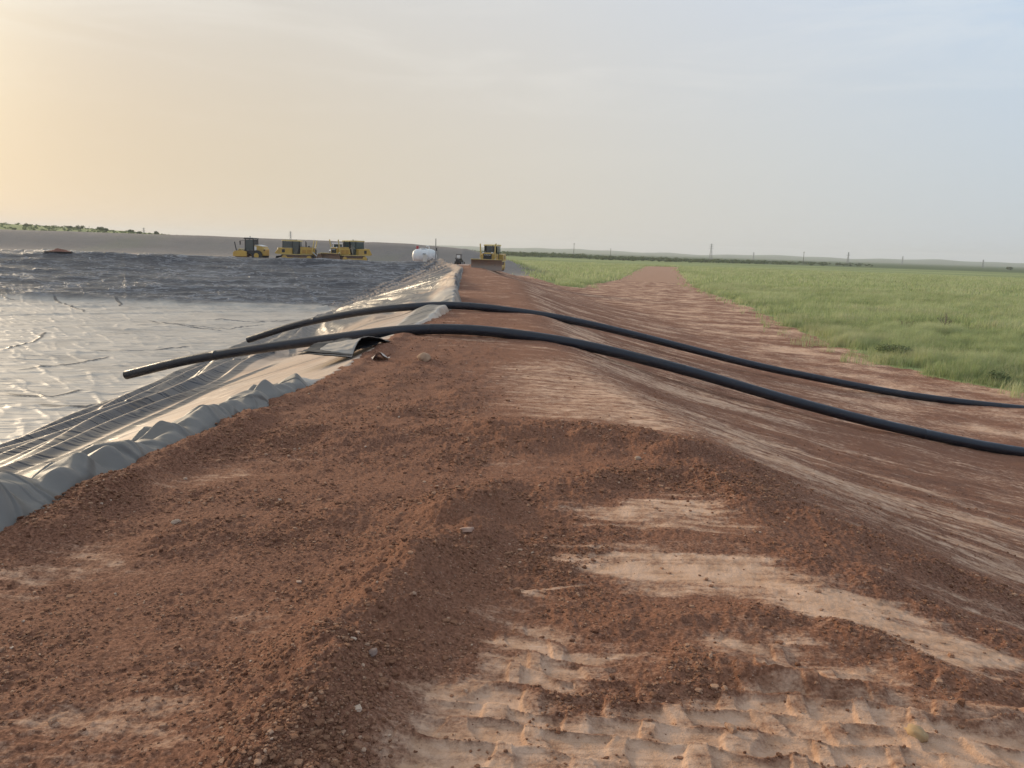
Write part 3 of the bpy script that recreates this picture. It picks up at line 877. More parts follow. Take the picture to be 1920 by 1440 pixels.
def scatter_clods():
    VV, FF, TT = [], [], []; off = 0
    shapes = []
    for k in range(14):
        V, F_ = ico(2 if k < 6 else 1)
        V = V * (1 + .42 * fbm(V[:, 0] * 1.5 + k * 7.3, V[:, 1] * 1.5 + V[:, 2] * 2.1 + k, 400 + k, 3, .65))[:, None]
        V = V * (1 + rng.uniform(-.22, .22, len(V)))[:, None]; V = np.clip(V, -.80, rng.uniform(.45, .9, 3))
        shapes.append((V.astype(np.float32), F_))
    def put(n, r0, r1, amin, amax, smin, smax, thr, pw, big):
        nonlocal off
        rr = r0 * (r1 / r0) ** rng.random(n); aa = rng.uniform(rad(amin), rad(amax), n)
        x = np.sin(aa) * rr; y = np.cos(aa) * rr
        h, p, l = soil_fields(x, y)
        clump = np.clip(.5 + .75 * fbm(x * 1.1, y * 1.1, 420, 4, .6), 0, 1.3) ** 2
        pr = np.clip(thr + 1.2 * l * (.10 + clump) - .55 * p, .012, 1)
        ok = (rng.random(n) < pr) & (in_pond(x, y) < -.02) & (field_d(x, y) < 0)
        x, y, l, p, rr = x[ok], y[ok], l[ok], p[ok], rr[ok]
        z = land_z(x, y)
        e2 = in_pond(x, y) + .12 * fbm(x * 1.5, y * 1.5, 220, 3)
        z = z + np.exp(-((e2 + .22) / .16) ** 2) * .05 * (y < 20)
        s = smin * (smax / smin) ** (rng.random(len(x)) ** pw) * (1 + .02 * rr)
        t = np.clip(rng.normal(.34, .17, len(x)) + (rng.random(len(x)) < .025) * .35 + .12 * p, 0, 1)
        kk = rng.integers(0, 6, len(x)) if big else rng.integers(6, 14, len(x))
        ph = rng.random(len(x)) * 6.283; tl = rng.random((len(x), 3)) * .8 + .6; tl[:, 2] *= .75
        for k in np.unique(kk):
            mk = kk == k; V, F_ = shapes[k]; nn = mk.sum()
            P = V[None] * (s[mk][:, None, None] * tl[mk][:, None, :])
            c_, s_ = np.cos(ph[mk])[:, None], np.sin(ph[mk])[:, None]
            X = P[:, :, 0] * c_ - P[:, :, 1] * s_ + x[mk][:, None]; Y = P[:, :, 0] * s_ + P[:, :, 1] * c_ + y[mk][:, None]
            Z = P[:, :, 2] + (z[mk] + .25 * s[mk])[:, None]
            VV.append(np.stack([X, Y, Z], 2).reshape(-1, 3)); TT.append(np.repeat(t[mk], len(V)))
            FF.append((F_[None] + (off + np.arange(nn) * len(V))[:, None, None]).reshape(-1, 3)); off += nn * len(V)
    put(150000, 1.8, 8, -42, 40, .0026, .0080, .10, 1.5, False)
    put(34000, 1.8, 14, -42, 40, .006, .016, .0, 2.2, True)
    put(42000, 5, 30, -34, 34, .006, .019, .0, 1.8, False)
    put(900, 2.2, 20, -38, 36, .012, .030, -.15, 2.4, True)
    o = mesh_obj('soil_clods', np.concatenate(VV), np.concatenate(FF), M_CLOD, attrs={'tone': np.concatenate(TT)}, smooth=False)
    tag(o, 'loose brown soil clods and pebbles strewn over the berm', 'soil clods', kind='stuff')
scatter_clods()

def stone(x, y, s, col, label, name='stone', cat='stone', flat=.7, seed=1):
    V, F_ = ico(3)
    V = V * (1 + .28 * fbm(V[:, 0] * 1.1 + seed * 3.1, V[:, 1] * 1.1 + V[:, 2] * 1.4 + seed, 500 + seed, 4))[:, None] * np.array([1.15, .85, flat]) * s
    m = simple('stone_' + str(seed), col, .9, var=.3, scale=12)
    o = mesh_obj(name, V, F_, m); o.location = (x, y, gz(x, y) + s * flat * .45); o.rotation_euler = (0, 0, seed * 1.3)
    return tag(o, label, cat)
stone(-1.58, 13.5, .13, (.42, .26, .16), 'tan fist shaped boulder in the loose soil below the near pipe', seed=1)
stone(1.17, 6.71, .028, (.42, .29, .20), 'small pale round stone on the dark heap at the shoulder', seed=2, flat=.8)
stone(-2.08, 4.53, .025, (.42, .29, .20), 'small pointed pale stone in the soil left of centre', seed=3)
stone(1.48, 2.46, .035, (.40, .26, .13), 'ochre stone stuck in the broken crust at lower right', seed=4)
stone(-.24, 4.33, .035, (.40, .25, .18), 'flat pale stone on the top end of the soil ridge', seed=5, flat=.45)
stone(-.52, 2.78, .022, (.24, .16, .125), 'grey brown flat stone on the dark side of the soil ridge', seed=6, flat=.5)
for i, (x, y, s) in enumerate([(2.05, 2.62, .05), (2.16, 2.60, .042), (2.25, 2.66, .05), (2.12, 2.52, .036), (2.33, 2.56, .04), (2.02, 2.50, .03), (2.42, 2.66, .035)]):
    o = stone(x, y, s, (.21, .125, .085), ['big lump of dark soil at the left of the heap in the hole', 'round lump of dark soil in the middle of the hole', 'large dark lump at the back of the hole', 'small dark lump at the front rim of the hole', 'dark lump on the right rim of the hole', 'tiny dark lump leftmost in the hole', 'dark lump farthest right beyond the hole'][i], 'soil_lump', 'soil lump', seed=20 + i)
    o['group'] = 'dark lumps in the hole at lower right'

def rag():
    nu = 12; V = []
    for j in range(nu):
        for i in range(nu):
            u, v = i / (nu - 1) - .5, j / (nu - 1) - .5
            V.append((u * .34, v * .30, .11 * max(0, 1 - 2.2 * abs(u + .2 * v)) * (1.1 - v) + .03 * math.sin(9 * u + 7 * v)))
    F_ = [(j * nu + i, j * nu + i + 1, (j + 1) * nu + i + 1, (j + 1) * nu + i) for j in range(nu - 1) for i in range(nu - 1)]
    o = mesh_obj('cloth_scrap', np.array(V), np.array(F_), simple('pale_cloth', (.50, .42, .36), .8, var=.2))
    o.location = (-2.45, 13.85, gz(-2.45, 13.85) + .02)
    tag(o, 'pale scrap of cloth poking out of the soil near the gaping liner', 'cloth scrap')
rag()

# ------------------------------------------------------------------ grass
def grass_mat():
    m, T, b, out = new_mat('prairie_grass')
    tone = T.attr('tone').outputs['Fac']; dry = T.attr('dry').outputs['Fac']
    c = T.ramp(tone, [(0, (.15, .20, .07)), (.5, (.37, .435, .18)), (1, (.54, .57, .31))])
    c = T.mix(dry, c, (.50, .46, .28))
    T.l.new(c, b.inputs['Base Color']); b.inputs['Roughness'].default_value = .7; b.inputs['Specular IOR Level'].default_value = .2
    tr = T.new('ShaderNodeBsdfTranslucent'); T.l.new(c, tr.inputs[0])
    mx = T.new('ShaderNodeMixShader'); mx.inputs[0].default_value = .45
    T.l.new(b.outputs[0], mx.inputs[1]); T.l.new(tr.outputs[0], mx.inputs[2]); T.l.new(mx.outputs[0], out.inputs[0])
    return m
M_GRASS = grass_mat()

def build_grass():
    VV, FF, TT, DD = [], [], [], []; off = 0
    def put(n, r0, r1, a0, a1, hmean, wid, bend):
        nonlocal off
        rr = np.sqrt(rng.uniform(r0 ** 2, r1 ** 2, n)); aa = rng.uniform(rad(a0), rad(a1), n)
        x = np.sin(aa) * rr; y = np.cos(aa) * rr
        fd = field_d(x, y) + 1.5 * fbm(x / 2.2, y / 2.2, 200, 3)
        cl = fbm(x / 1.3, y / 1.3, 600, 3); cl2 = fbm(x / 9, y / 5, 605, 3)
        keep = (fd > -1.6) & (rng.random(n) < np.clip(.55 + .7 * cl + .7 * ((fd < 2.5) & (fd > 0)), .08, 1) * (.97 * sst(fd, -.4, 1.6) + .03) * np.where(fd < -.3, (cl > .45) * 9.0, 1))
        x, y, cl, cl2, fd = x[keep], y[keep], cl[keep], cl2[keep], fd[keep]; n = len(x)
        z = base_land(x, y)
        hh = hmean * np.clip(1 + .55 * cl + .6 * cl2 + .25 * rng.normal(size=n), .25, 2) * (.7 + .3 * sst(fd, 0, 2))
        ph = rng.random(n) * 6.283; lean = np.abs(rng.normal(0, bend, n)) * hh
        ld = rng.normal(.6, .9, n)
        dx, dy = np.cos(ph) * wid * .5, np.sin(ph) * wid * .5
        lx, ly = np.cos(ld) * lean, np.sin(ld) * lean
        b0 = np.stack([x - dx, y - dy, z - .03], 1); b1 = np.stack([x + dx, y + dy, z - .03], 1)
        m0 = np.stack([x - dx * .75 + lx * .35, y - dy * .75 + ly * .35, z + hh * .55], 1); m1 = np.stack([x + dx * .75 + lx * .35, y + dy * .75 + ly * .35, z + hh * .55], 1)
        tp = np.stack([x + lx, y + ly, z + hh], 1)
        P = np.stack([b0, b1, m1, m0, tp], 1).reshape(-1, 3)
        pat = fbm(x / 16 + 40, y / 7, 615, 4, .6)
        t = np.clip(.45 + .55 * cl2 + .22 * cl + .16 * rng.normal(size=n), 0, 1)
        d = np.where(rng.random(n) < .12 + .55 * sst(pat, .0, .6), rng.uniform(.3, .9, n), rng.uniform(0, .22, n))
        T5 = np.repeat(t, 5); T5[0::5] *= 1.0
        q = off + np.arange(n)[:, None] * 5
        FF.append(np.concatenate([q + np.array([0, 1, 2]), q + np.array([0, 2, 3]), q + np.array([3, 2, 4])])); off += n * 5
        VV.append(P); TT.append(T5); DD.append(np.repeat(d, 5))
    put(330000, 24, 62, 14, 40, .50, .020, .40)
    put(330000, 60, 135, 3, 40, .46, .045, .38)
    put(260000, 130, 340, -4, 40, .50, .13, .36)
    o = mesh_obj('grass', np.concatenate(VV), np.concatenate(FF), M_GRASS, attrs={'tone': np.concatenate(TT), 'dry': np.concatenate(DD)}, smooth=True)
    tag(o, 'tall green prairie grass with straw coloured tips', 'grass', kind='stuff')
build_grass()

# ------------------------------------------------------------------ shrubs and trees
def leaf_mat(name, c0, c1):
    m, T, b, out = new_mat(name)
    tone = T.attr('tone').outputs['Fac']
    c = T.mix(tone, c0, c1)
    T.l.new(c, b.inputs['Base Color']); b.inputs['Roughness'].default_value = .7; b.inputs['Specular IOR Level'].default_value = .15
    tr = T.new('ShaderNodeBsdfTranslucent'); T.l.new(c, tr.inputs[0])
    mx = T.new('ShaderNodeMixShader'); mx.inputs[0].default_value = .3
    T.l.new(b.outputs[0], mx.inputs[1]); T.l.new(tr.outputs[0], mx.inputs[2]); T.l.new(mx.outputs[0], out.inputs[0])
    return m
M_LEAF = leaf_mat('shrub_leaves', (.055, .08, .03), (.14, .18, .07))
M_LEAFG = leaf_mat('sage_leaves', (.10, .135, .05), (.25, .29, .14))
M_TWIG = simple('twigs', (.13, .085, .055), .9, var=.3)
M_BARK = simple('bark', (.10, .075, .055), .9, var=.3)

def leaves(n, rx, ry, rz, cz, size, seed, lobes=6):
    g = np.random.default_rng(seed)
    L = g.normal(size=(lobes, 3)); L /= np.linalg.norm(L, axis=1)[:, None]; L *= g.uniform(.25, .75, (lobes, 1)); L[:, 2] = np.abs(L[:, 2]) * .8 - .15
    lr = g.uniform(.35, .6, lobes)
    k = g.integers(0, lobes, n)
    p = g.normal(size=(n, 3)); p /= np.linalg.norm(p, axis=1)[:, None]; p *= (g.random(n) ** .45)[:, None] * lr[k][:, None]
    p = p + L[k]
    P = p * np.array([rx, ry, rz]) + np.array([0, 0, cz])
    P[:, 2] = np.maximum(P[:, 2], .04)
    u = g.normal(size=(n, 3)); u /= np.linalg.norm(u, axis=1)[:, None]
    w = np.cross(u, g.normal(size=(n, 3))); w /= np.linalg.norm(w, axis=1)[:, None]
    s = size * g.uniform(.6, 1.4, n)[:, None]
    V = np.stack([P - u * s, P + w * s * .5, P + u * s, P - w * s * .5], 1).reshape(-1, 3)
    F_ = np.arange(n * 4).reshape(-1, 4)
    t = np.repeat(np.clip(g.normal(.5, .25, n) + .2 * (k % 2) - .1, 0, 1), 4)
    return V, F_, t

def make_bush(name, label, cat, x, y, rx, rz, n, size, seed, mat=None, group=None, trunk=True, z=None):
    o = empty(name, (x, y, gz(x, y) if z is None else z), seed * .7)
    tag(o, label, cat, group)
    V, F_, t = leaves(n, rx, rx * .9, rz, rz * .85, size, seed)
    mesh_obj('crown', V, F_, mat or M_LEAF, o, {'tone': t}, smooth=False)
    if trunk:
        mb = MB(); g = random.Random(seed)
        for k in range(4):
            a = g.random() * 6.28; q = g.uniform(.2, .6)
            mb.tube([(0, 0, -.1), (math.cos(a) * rx * q * .4, math.sin(a) * rx * q * .4, rz * .6), (math.cos(a) * rx * q, math.sin(a) * rx * q, rz * 1.25)], [rz * .06, rz * .04, rz * .015], 6)
        mb.build('trunk', M_BARK, o)
    return o

make_bush('leafy_shrub', 'dark green leafy shrub at the grass edge above the farther pipe', 'shrub', 19.6, 38.6, .95, .50, 1500, .06, 3, M_LEAFG)
make_bush('leafy_shrub', 'grey green tuft at the right end of the grass edge', 'shrub', 19.7, 30.4, .55, .40, 700, .05, 8, M_LEAFG)

def twiggy(name, label, cat, x, y, h, spread, n, seed, mat=None):
    g = random.Random(seed); mb = MB()
    def grow(p, d, ln, r, lev):
        q = p + d * ln
        mid = (p + q) / 2 + Vector((g.uniform(-.1, .1), g.uniform(-.1, .1), g.uniform(-.05, .1))) * ln
        mb.tube([p, mid, q], [r, r * .8, r * .55], 5)
        if lev:
            for _ in range(3):
                grow(q if g.random() < .6 else mid, (d + Vector((g.uniform(-1, 1) * spread, g.uniform(-1, 1) * spread, g.uniform(-.2, .6)))).normalized(), ln * g.uniform(.5, .8), r * .55, lev - 1)
    for _ in range(n):
        grow(Vector((g.uniform(-.3, .3), g.uniform(-.3, .3), -.05)), Vector((g.uniform(-1, 1) * spread, g.uniform(-1, 1) * spread, g.uniform(.5, 1))).normalized(), h * .45, h * .030, 3)
    o = mb.build(name, mat or M_TWIG); o.location = (x, y, gz(x, y))
    return tag(o, label, cat)
twiggy('dead_shrub', 'low brown dead shrub tangled in the grass', 'shrub', 28.2, 54.5, .95, 1.1, 9, 11, simple('dead_twigs', (.17, .115, .07), .9, var=.3))
twiggy('bare_branch', 'bare grey branch sticking up beside the dead brown shrub', 'branch', 30.0, 53.6, 1.9, .7, 2, 12, simple('grey_wood', (.20, .17, .13), .9, var=.3))

def px_point(px, py, dist):
    """a point at a given distance along a bearing, used to set out far things in plan"""
    d = Fw + (px - 960) / F_PX * Rv - (py - 720) / F_PX * Uv
    k = dist / math.hypot(d.x, d.y)
    return d.x * k, d.y * k, EYE + d.z * k

def px_y(px, y):
    q = px_point(px, 470, 1.0)
    return q[0] / q[1] * y, y

def hz(x, y): return float(base_land(np.array([float(x)]), np.array([float(y)]))[0])

# trees one can tell apart on the green rise at the left, then beyond the plain
TREES = [  # x, y, radius, half height
    (-268, 422, 3.2, 2.2), (-255, 440, 2.4, 1.5), (-243, 430, 3.4, 2.6), (-236, 438, 3.0, 2.2), (-229, 430, 3.6, 2.5),
    (-220, 441, 2.8, 1.9), (-212, 433, 2.6, 1.7), (-205, 440, 3.1, 2.0), (-196, 430, 2.4, 1.4), (-188, 437, 2.2, 1.3),
    (-300, 440, 2.0, 1.3), (-160, 428, 2.2, 1.5), (-149, 432, 2.6, 1.5), (-140, 426, 2.0, 1.2), (-131, 431, 1.8, 1.0)]
WHERE = ['tall clump of dark bush high on the green rise at far left', 'small bush just right of the tallest clump at far left', 'rounded dark tree on the skyline of the rise, left of the far mast',
         'second rounded tree of the skyline clump at left', 'broadest dark tree in the skyline clump at left', 'middling bush right of the broadest skyline tree', 'low bush between two taller ones on the rise',
         'bush where the green rise starts to drop to the right', 'low bush on the falling end of the rise', 'last small bush at the right end of the rise', 'lone small bush leftmost on the green rise',
         'dark bush alone above the grey bank, left of the roller', 'wider dark bush in the pair above the grey bank', 'small bush right of the wider one above the grey bank', 'tiny last bush above the grey bank']
for i, (x, y, r_, h_) in enumerate(TREES):
    make_bush('tree', WHERE[i], 'tree', x, y, r_ * .75, h_ * .72, 420, .30, 40 + i, group='trees on the rise at left', z=hz(x, y))

def far_brush():
    VV, FF, TT = [], [], []; off = 0
    g = np.random.default_rng(77)
    for i in range(900):
        px = g.uniform(800, 1640); a = math.atan2(px_point(px, 470, 100)[0], px_point(px, 470, 100)[1])
        d = g.uniform(520, 760) + max(0, (px - 1300)) * .6
        if px > 1330 and g.random() < (px - 1330) / 420: continue
        x, y = math.sin(a) * d, math.cos(a) * d
        h_ = g.uniform(.8, 2.0) * (1.35 if px < 1100 else 1)
        V, F_, t = leaves(46, h_ * 1.9, h_ * 1.9, h_, h_ * .8, .62, 900 + i, 4)
        V += np.array([x, y, hz(x, y)])
        VV.append(V); FF.append(F_ + off); TT.append(t); off += len(V)
    o = mesh_obj('far_brush', np.concatenate(VV), np.concatenate(FF), M_LEAF, attrs={'tone': np.concatenate(TT)}, smooth=False)
    tag(o, 'dark line of far brush along the edge of the plain', 'brush', kind='stuff')
    VV, FF, TT = [], [], []; off = 0
    for i in range(620):                                  # scrub along the crest of the rise at the left
        x = g.uniform(-420, -150); y = g.uniform(395, 450)
        h_ = g.uniform(.35, .9)
        V, F_, t = leaves(26, h_ * 2.4, h_ * 2, h_, h_ * .8, .40, 2900 + i, 3)
        V += np.array([x, y, hz(x, y)]); VV.append(V); FF.append(F_ + off); TT.append(t); off += len(V)
    o = mesh_obj('hill_scrub', np.concatenate(VV), np.concatenate(FF), M_LEAFG, attrs={'tone': np.concatenate(TT)}, smooth=False)
    tag(o, 'low scrub covering the crest of the green rise at left', 'scrub', kind='stuff')
far_brush()
x, y, _ = px_point(985, 470, 640)
make_bush('tree', 'rounded tree standing above the far brush right of the front facing bulldozer', 'tree', x, y, 3.2, 2.4, 500, .4, 70, z=hz(x, y))
x, y, _ = px_point(1895, 499, 900)
make_bush('tree', 'lone dark tree on the dim plain at the right edge', 'tree', x, y, 4.2, 2.4, 500, .5, 71, z=hz(x, y))

# ------------------------------------------------------------------ power pylons and poles
M_STEEL = simple('galvanised_steel', (.22, .22, .22), .6, .2)
M_POLE = simple('timber_pole', (.10, .085, .07), .9)
def pylon(x, y, h, label, th=.16):
    mb = MB(); w = h * .10
    lev = [(0, w), (h * .62, w * .34), (h, w * .22)]
    for sx in (-1, 1):
        for sy in (-1, 1):
            mb.tube([(sx * q, sy * q, z) for z, q in lev], th, 5)
    N = 9
    for k in range(N):
        z0, z1 = h * k / N, h * (k + 1) / N
        q0 = np.interp(z0, [l[0] for l in lev], [l[1] for l in lev]); q1 = np.interp(z1, [l[0] for l in lev], [l[1] for l in lev])
        for sy in (-1, 1):
            mb.tube([(-q0, sy * q0, z0), (q1, sy * q1, z1)], th * .6, 4); mb.tube([(q0, sy * q0, z0), (-q1, sy * q1, z1)], th * .6, 4)
    o = empty('power_pylon', (x, y, hz(x, y) - .2), 0)
    mb.build('tower', M_STEEL, o)
    mb = MB()
    for z, L in ((h * .70, h * .17), (h * .82, h * .15), (h * .94, h * .12)):
        mb.tube([(-L, 0, z), (0, 0, z + h * .015), (L, 0, z)], th * .9, 5)
    mb.build('crossarms', M_STEEL, o)
    return tag(o, label, 'power pylon', 'power pylons far across the plain')
for px, py, d, h, lab in [
    (270, 440, 1250, 21, 'faint lattice pylon behind the bushes on the rise at far left'),
    (545, 452, 1150, 22, 'faint lattice pylon above the bank between roller and bulldozer'),
    (1333, 476, 1100, 22, 'tallest lattice pylon near the road end, right of centre'),
    (1590, 486, 1350, 18, 'hazy lattice pylon over the far plain right of the thin dark pole'),
    (1692, 490, 1800, 17, 'very faint small pylon farther right over the hills'),
    (1843, 495, 1500, 13, 'faint pylon with wide arms close to the right edge'),
    (1413, 479, 1700, 16, 'very faint pylon just right of the tallest lattice pylon')]:
    x, y, _ = px_point(px, py, d); pylon(x, y, h, lab, .15 if d < 1300 else .18)
def pole(px, d, h, label, r_=.16, arm=True):
    x, y, _ = px_point(px, 470, d)
    o = empty('utility_pole', (x, y, hz(x, y) - .2), .3)
    MB().tube([(0, 0, 0), (0, 0, h)], [r_ * 1.2, r_ * .8], 8).build('post', M_POLE, o)
    if arm: MB().box((0, 0, h * .93), (2.2, .16, .16)).build('crossarm', M_POLE, o)
    return tag(o, label, 'utility pole', 'utility poles across the plain')
pole(1076, 640, 12.5, 'dark utility pole over the brush right of the front facing bulldozer', .2)
pole(1145, 820, 10.0, 'shorter faint utility pole left of the dirt road end', .2)
pole(1508, 720, 11.5, 'thin dark utility pole over the field right of the road', .2)
pole(170, 700, 10.5, 'faint thin pole left of the pylon on the rise', .14, False)

# ------------------------------------------------------------------ construction machines
M_YEL = simple('machine_yellow', (.50, .32, .055), .42, var=.12, scale=2.5, dirt=(.33, .20, .12), dirt_amt=.55)
M_YELD = simple('louvre_orange', (.36, .175, .025), .6, var=.25, scale=9)
M_PALEY = simple('pale_yellow', (.60, .46, .16), .45, var=.1, dirt=(.35, .24, .15), dirt_amt=.4)
M_BLK = simple('machine_black', (.012, .012, .013), .5, var=.2)
M_GLASS = simple('cab_glass', (.035, .06, .06), .06, spec=.8)
M_TRK = simple('track_steel', (.10, .065, .048), .7, .3, var=.3, scale=6, dirt=(.26, .13, .08), dirt_amt=.8)
M_BLADE = simple('worn_blade', (.22, .16, .12), .45, .5, var=.25, scale=2, dirt=(.30, .17, .11), dirt_amt=.8)
M_WHITE = simple('white_paint', (.74, .73, .70), .45, var=.05, dirt=(.5, .42, .34), dirt_amt=.25)
M_CHROME = simple('bright_rod', (.55, .55, .55), .25, .9)
M_RED = simple('red_paint', (.42, .05, .05), .5)
M_LAMP = simple('lamp_lens', (.7, .7, .66), .15, spec=.8)

def text_part(txt, size, mat, parent, loc, rot, name='lettering', depth=.012):
    cu = bpy.data.curves.new(name, 'FONT'); cu.body = txt; cu.size = size; cu.extrude = depth; cu.align_x = 'CENTER'; cu.align_y = 'CENTER'
    tmp = bpy.data.objects.new('tmp', cu); COL.objects.link(tmp)
    me = bpy.data.meshes.new_from_object(tmp.evaluated_get(bpy.context.evaluated_depsgraph_get()))
    bpy.data.objects.remove(tmp); bpy.data.curves.remove(cu)
    me.name = name; me.materials.clear(); me.materials.append(mat)
    o = bpy.data.objects.new(name, me); COL.objects.link(o); o.parent = parent; o.location = loc; o.rotation_euler = rot
    return o

def make_dozer(scale=1.0):
    """crawler tractor, nose towards +x"""
    o = empty('bulldozer', (0, 0, 0), 0, scale)
    for sy in (-1, 1):
        mb = MB(); y0, y1 = sy * .80, sy * 1.36
        prof = [(-2.1, .55), (-1.85, .92), (-1.2, 1.02), (1.6, 1.02), (2.05, .85), (2.2, .52), (1.95, .16), (1.5, 0), (-1.55, 0), (-1.95, .18)]
        mb.prism(prof, y0, y1)
        for k in range(26):                                  # grouser bars along the belt
            t = k / 26 * 8.6
            if t < 3.1: mb.box((1.5 - t, sy * 1.08, -.02), (.05, .58, .07))
            elif 4.3 < t < 7.2: mb.box((-1.2 + (t - 4.3), sy * 1.08, 1.045), (.05, .58, .07))
        tr = mb.build('track', M_TRK, o)
        mb = MB()
        for x in (-1.5, -.9, -.3, .3, .9, 1.5): mb.disc((x, sy * 1.37, .26), .17, .05)
        mb.disc((-1.62, sy * 1.38, .56), .38, .06); mb.disc((1.72, sy * 1.38, .53), .36, .06)
        mb.box((.05, sy * 1.38, .52), (2.7, .05, .26)).build('track_frame', M_YEL, tr)
    # chassis, hood and tail
    MB().prism([(-2.2, .7), (2.3, .7), (2.3, 1.0), (-2.2, 1.0)], -.78, .78).build('chassis', M_BLK, o)
    MB().prism([(.35, 1.0), (2.36, 1.0), (2.36, 1.95), (2.2, 2.03), (.35, 2.10)], -.60, .60).build('hood', M_YEL, o, .03)
    MB().prism([(.4, 2.11), (2.1, 2.045), (2.1, 2.07), (.4, 2.14)], -.50, .50).build('hood_top', M_BLK, o)
    MB().prism([(2.365, 1.02), (2.40, 1.02), (2.40, 1.88), (2.365, 1.88)], -.48, .48).build('grille', M_BLK, o)
    MB().box((2.41, 0, 1.76), (.015, .66, .12)).build('name_plate', M_BLK, o)
    text_part('KOMATSU', .16, M_WHITE, o, (2.42, 0, 1.76), (rad(90), 0, rad(90)))
    for sy in (-1, 1):
        MB().prism([(.4, 1.16), (2.2, 1.16), (2.1, 1.80), (.55, 1.88)], sy * .600, sy * .95).build('side_panel', M_YEL, o, .02)
        mb = MB()
        for x0 in (.70, 1.38):
            for k in range(5): mb.box((x0 + .28, sy * .955, 1.28 + .10 * k), (.54, .02, .06))
        mb.build('louvre', M_YELD, o)
        MB().prism([(-2.95, 1.15), (-2.35, 1.02), (-.62, 1.02), (-.62, 1.86), (-2.45, 1.94)], sy * .62, sy * 1.36).build('fender', M_YEL, o, .03)
        MB().prism([(-2.6, 1.015), (2.1, 1.015), (2.1, 1.10), (-2.6, 1.10)], sy * .96, sy * 1.38).build('running_board', M_PALEY, o)
        MB().box((-1.75, sy * 1.366, 1.50), (.42, .012, .42)).build('decal', M_BLK, o)
        mb = MB(); mb.tube([(2.05, sy * .82, 1.45), (2.35, sy * .88, 3.02)], .075, 10); mb.tube([(2.05, sy * .82, 1.45), (2.02, sy * .82, 1.2)], .10, 10)
        cyl = mb.build('lift_cylinder', M_PALEY, o, smooth=True)
        MB().tube([(2.05, sy * .86, 1.5), (2.95, sy * .95, .62)], .045, 8).build('rod', M_CHROME, cyl, smooth=True)
        MB().prism([(-.3, .40), (2.9, .25), (2.9, .48), (-.3, .66)], sy * 1.40, sy * 1.56).build('push_arm', M_YEL, o, .02)
        MB().box((2.33, sy * .52, 2.02), (.1, .2, .13)).build('headlight', M_LAMP, o, .02)
    MB().prism([(-2.95, 1.15), (-2.2, 1.0), (-1.9, 1.0), (-1.9, 1.95), (-2.45, 1.95)], -.61, .61).build('fuel_tank', M_YEL, o, .04)
    # cab
    mb = MB()
    for x, y in ((-2.0, -.72), (-2.0, .72), (-.62, -.78), (-.62, .78), (.28, -.52), (.28, .52)):
        mb.tube([(x, y, 1.1 if x > -1 else 1.9), (x + (.04 if x < -1 else -.04), y, 2.86)], .055, 6)
    mb.box((-.85, 0, 1.45), (2.2, 1.2, .86))
    cab = mb.build('cab', M_BLK, o)
    MB().prism([(-2.12, 2.84), (.42, 2.80), (.40, 2.92), (-.2, 3.0), (-2.05, 2.98)], -.84, .84).build('roof', M_PALEY, cab, .03)
    for sy in (-1, 1):
        MB().box((-1.32, sy * .745, 2.36), (1.26, .02, .86)).build('window', M_GLASS, cab)
        MB().prism([(-.58, 1.12), (-.02, 1.12), (.24, 1.95), (.24, 2.80), (-.58, 2.80)], sy * .765, sy * .79).build('door', M_GLASS, cab)
    MB().box((.30, 0, 2.42), (.02, .98, .70)).build('windscreen', M_GLASS, cab)
    MB().box((-2.03, 0, 2.40), (.02, 1.34, .80)).build('rear_window', M_GLASS, cab)
    mb = MB(); mb.tube([(.95, .34, 2.05), (.95, .34, 2.72)], .085, 10); mb.tube([(.95, .34, 2.72), (.90, .34, 2.86)], .06, 8)
    mb.build('exhaust', M_BLK, o, smooth=True)
    MB().tube([(1.5, -.3, 2.05), (1.5, -.3, 2.26)], .11, 10).build('air_intake', M_BLK, o, smooth=True)
    mb = MB(); mb.tube([(-.4, .5, 2.98), (-.4, .5, 3.10)], .06, 8).build('beacon', M_BLK, cab)
    # blade: curved sheet, wider than the tracks
    mb = MB(); fr, bk = [], []
    for k in range(9):
        z = .02 + 1.22 * k / 8; u = (k / 8 - .5) * 2
        fr.append((2.98 + .18 * (u * u - 1) + .12, z))
    prof = fr + [(x - .07, z) for x, z in fr[::-1]]
    mb.prism(prof, -1.78, 1.78)
    bl = mb.build('blade', M_BLADE, o)
    MB().box((3.06, 0, 1.27), (.16, 3.6, .07)).build('blade_top_rail', M_PALEY, bl)
    MB().prism([(-2.9, .5), (-2.2, .7), (-2.2, .9), (-3.1, .75), (-3.25, .25), (-3.1, .2)], -.16, .16).build('ripper', M_BLK, o)
    return o

D1 = make_dozer(1.0)
def place_dozer(first, px, d, rz, z, sc, label):
    o = D1 if first else copy_tree(D1)
    x, y = px_y(px, d)
    o.location = (x, y, z if z is not None else gz(x, y)); o.rotation_euler = (0, 0, rz); o.scale = (sc,) * 3
    return tag(o, label, 'bulldozer', 'yellow bulldozers')
place_dozer(True, 560, 107.0, rad(2), None, 1.0, 'yellow bulldozer seen side on, cab and louvred flank over the liner crest')
place_dozer(False, 653, 107.5, rad(-128), None, 1.06, 'yellow bulldozer turned half towards the camera, right of the side on one')
place_dozer(False, 921, 96.0, rad(-98), None, 1.06, 'yellow bulldozer facing the camera alone on the berm top, blade down')

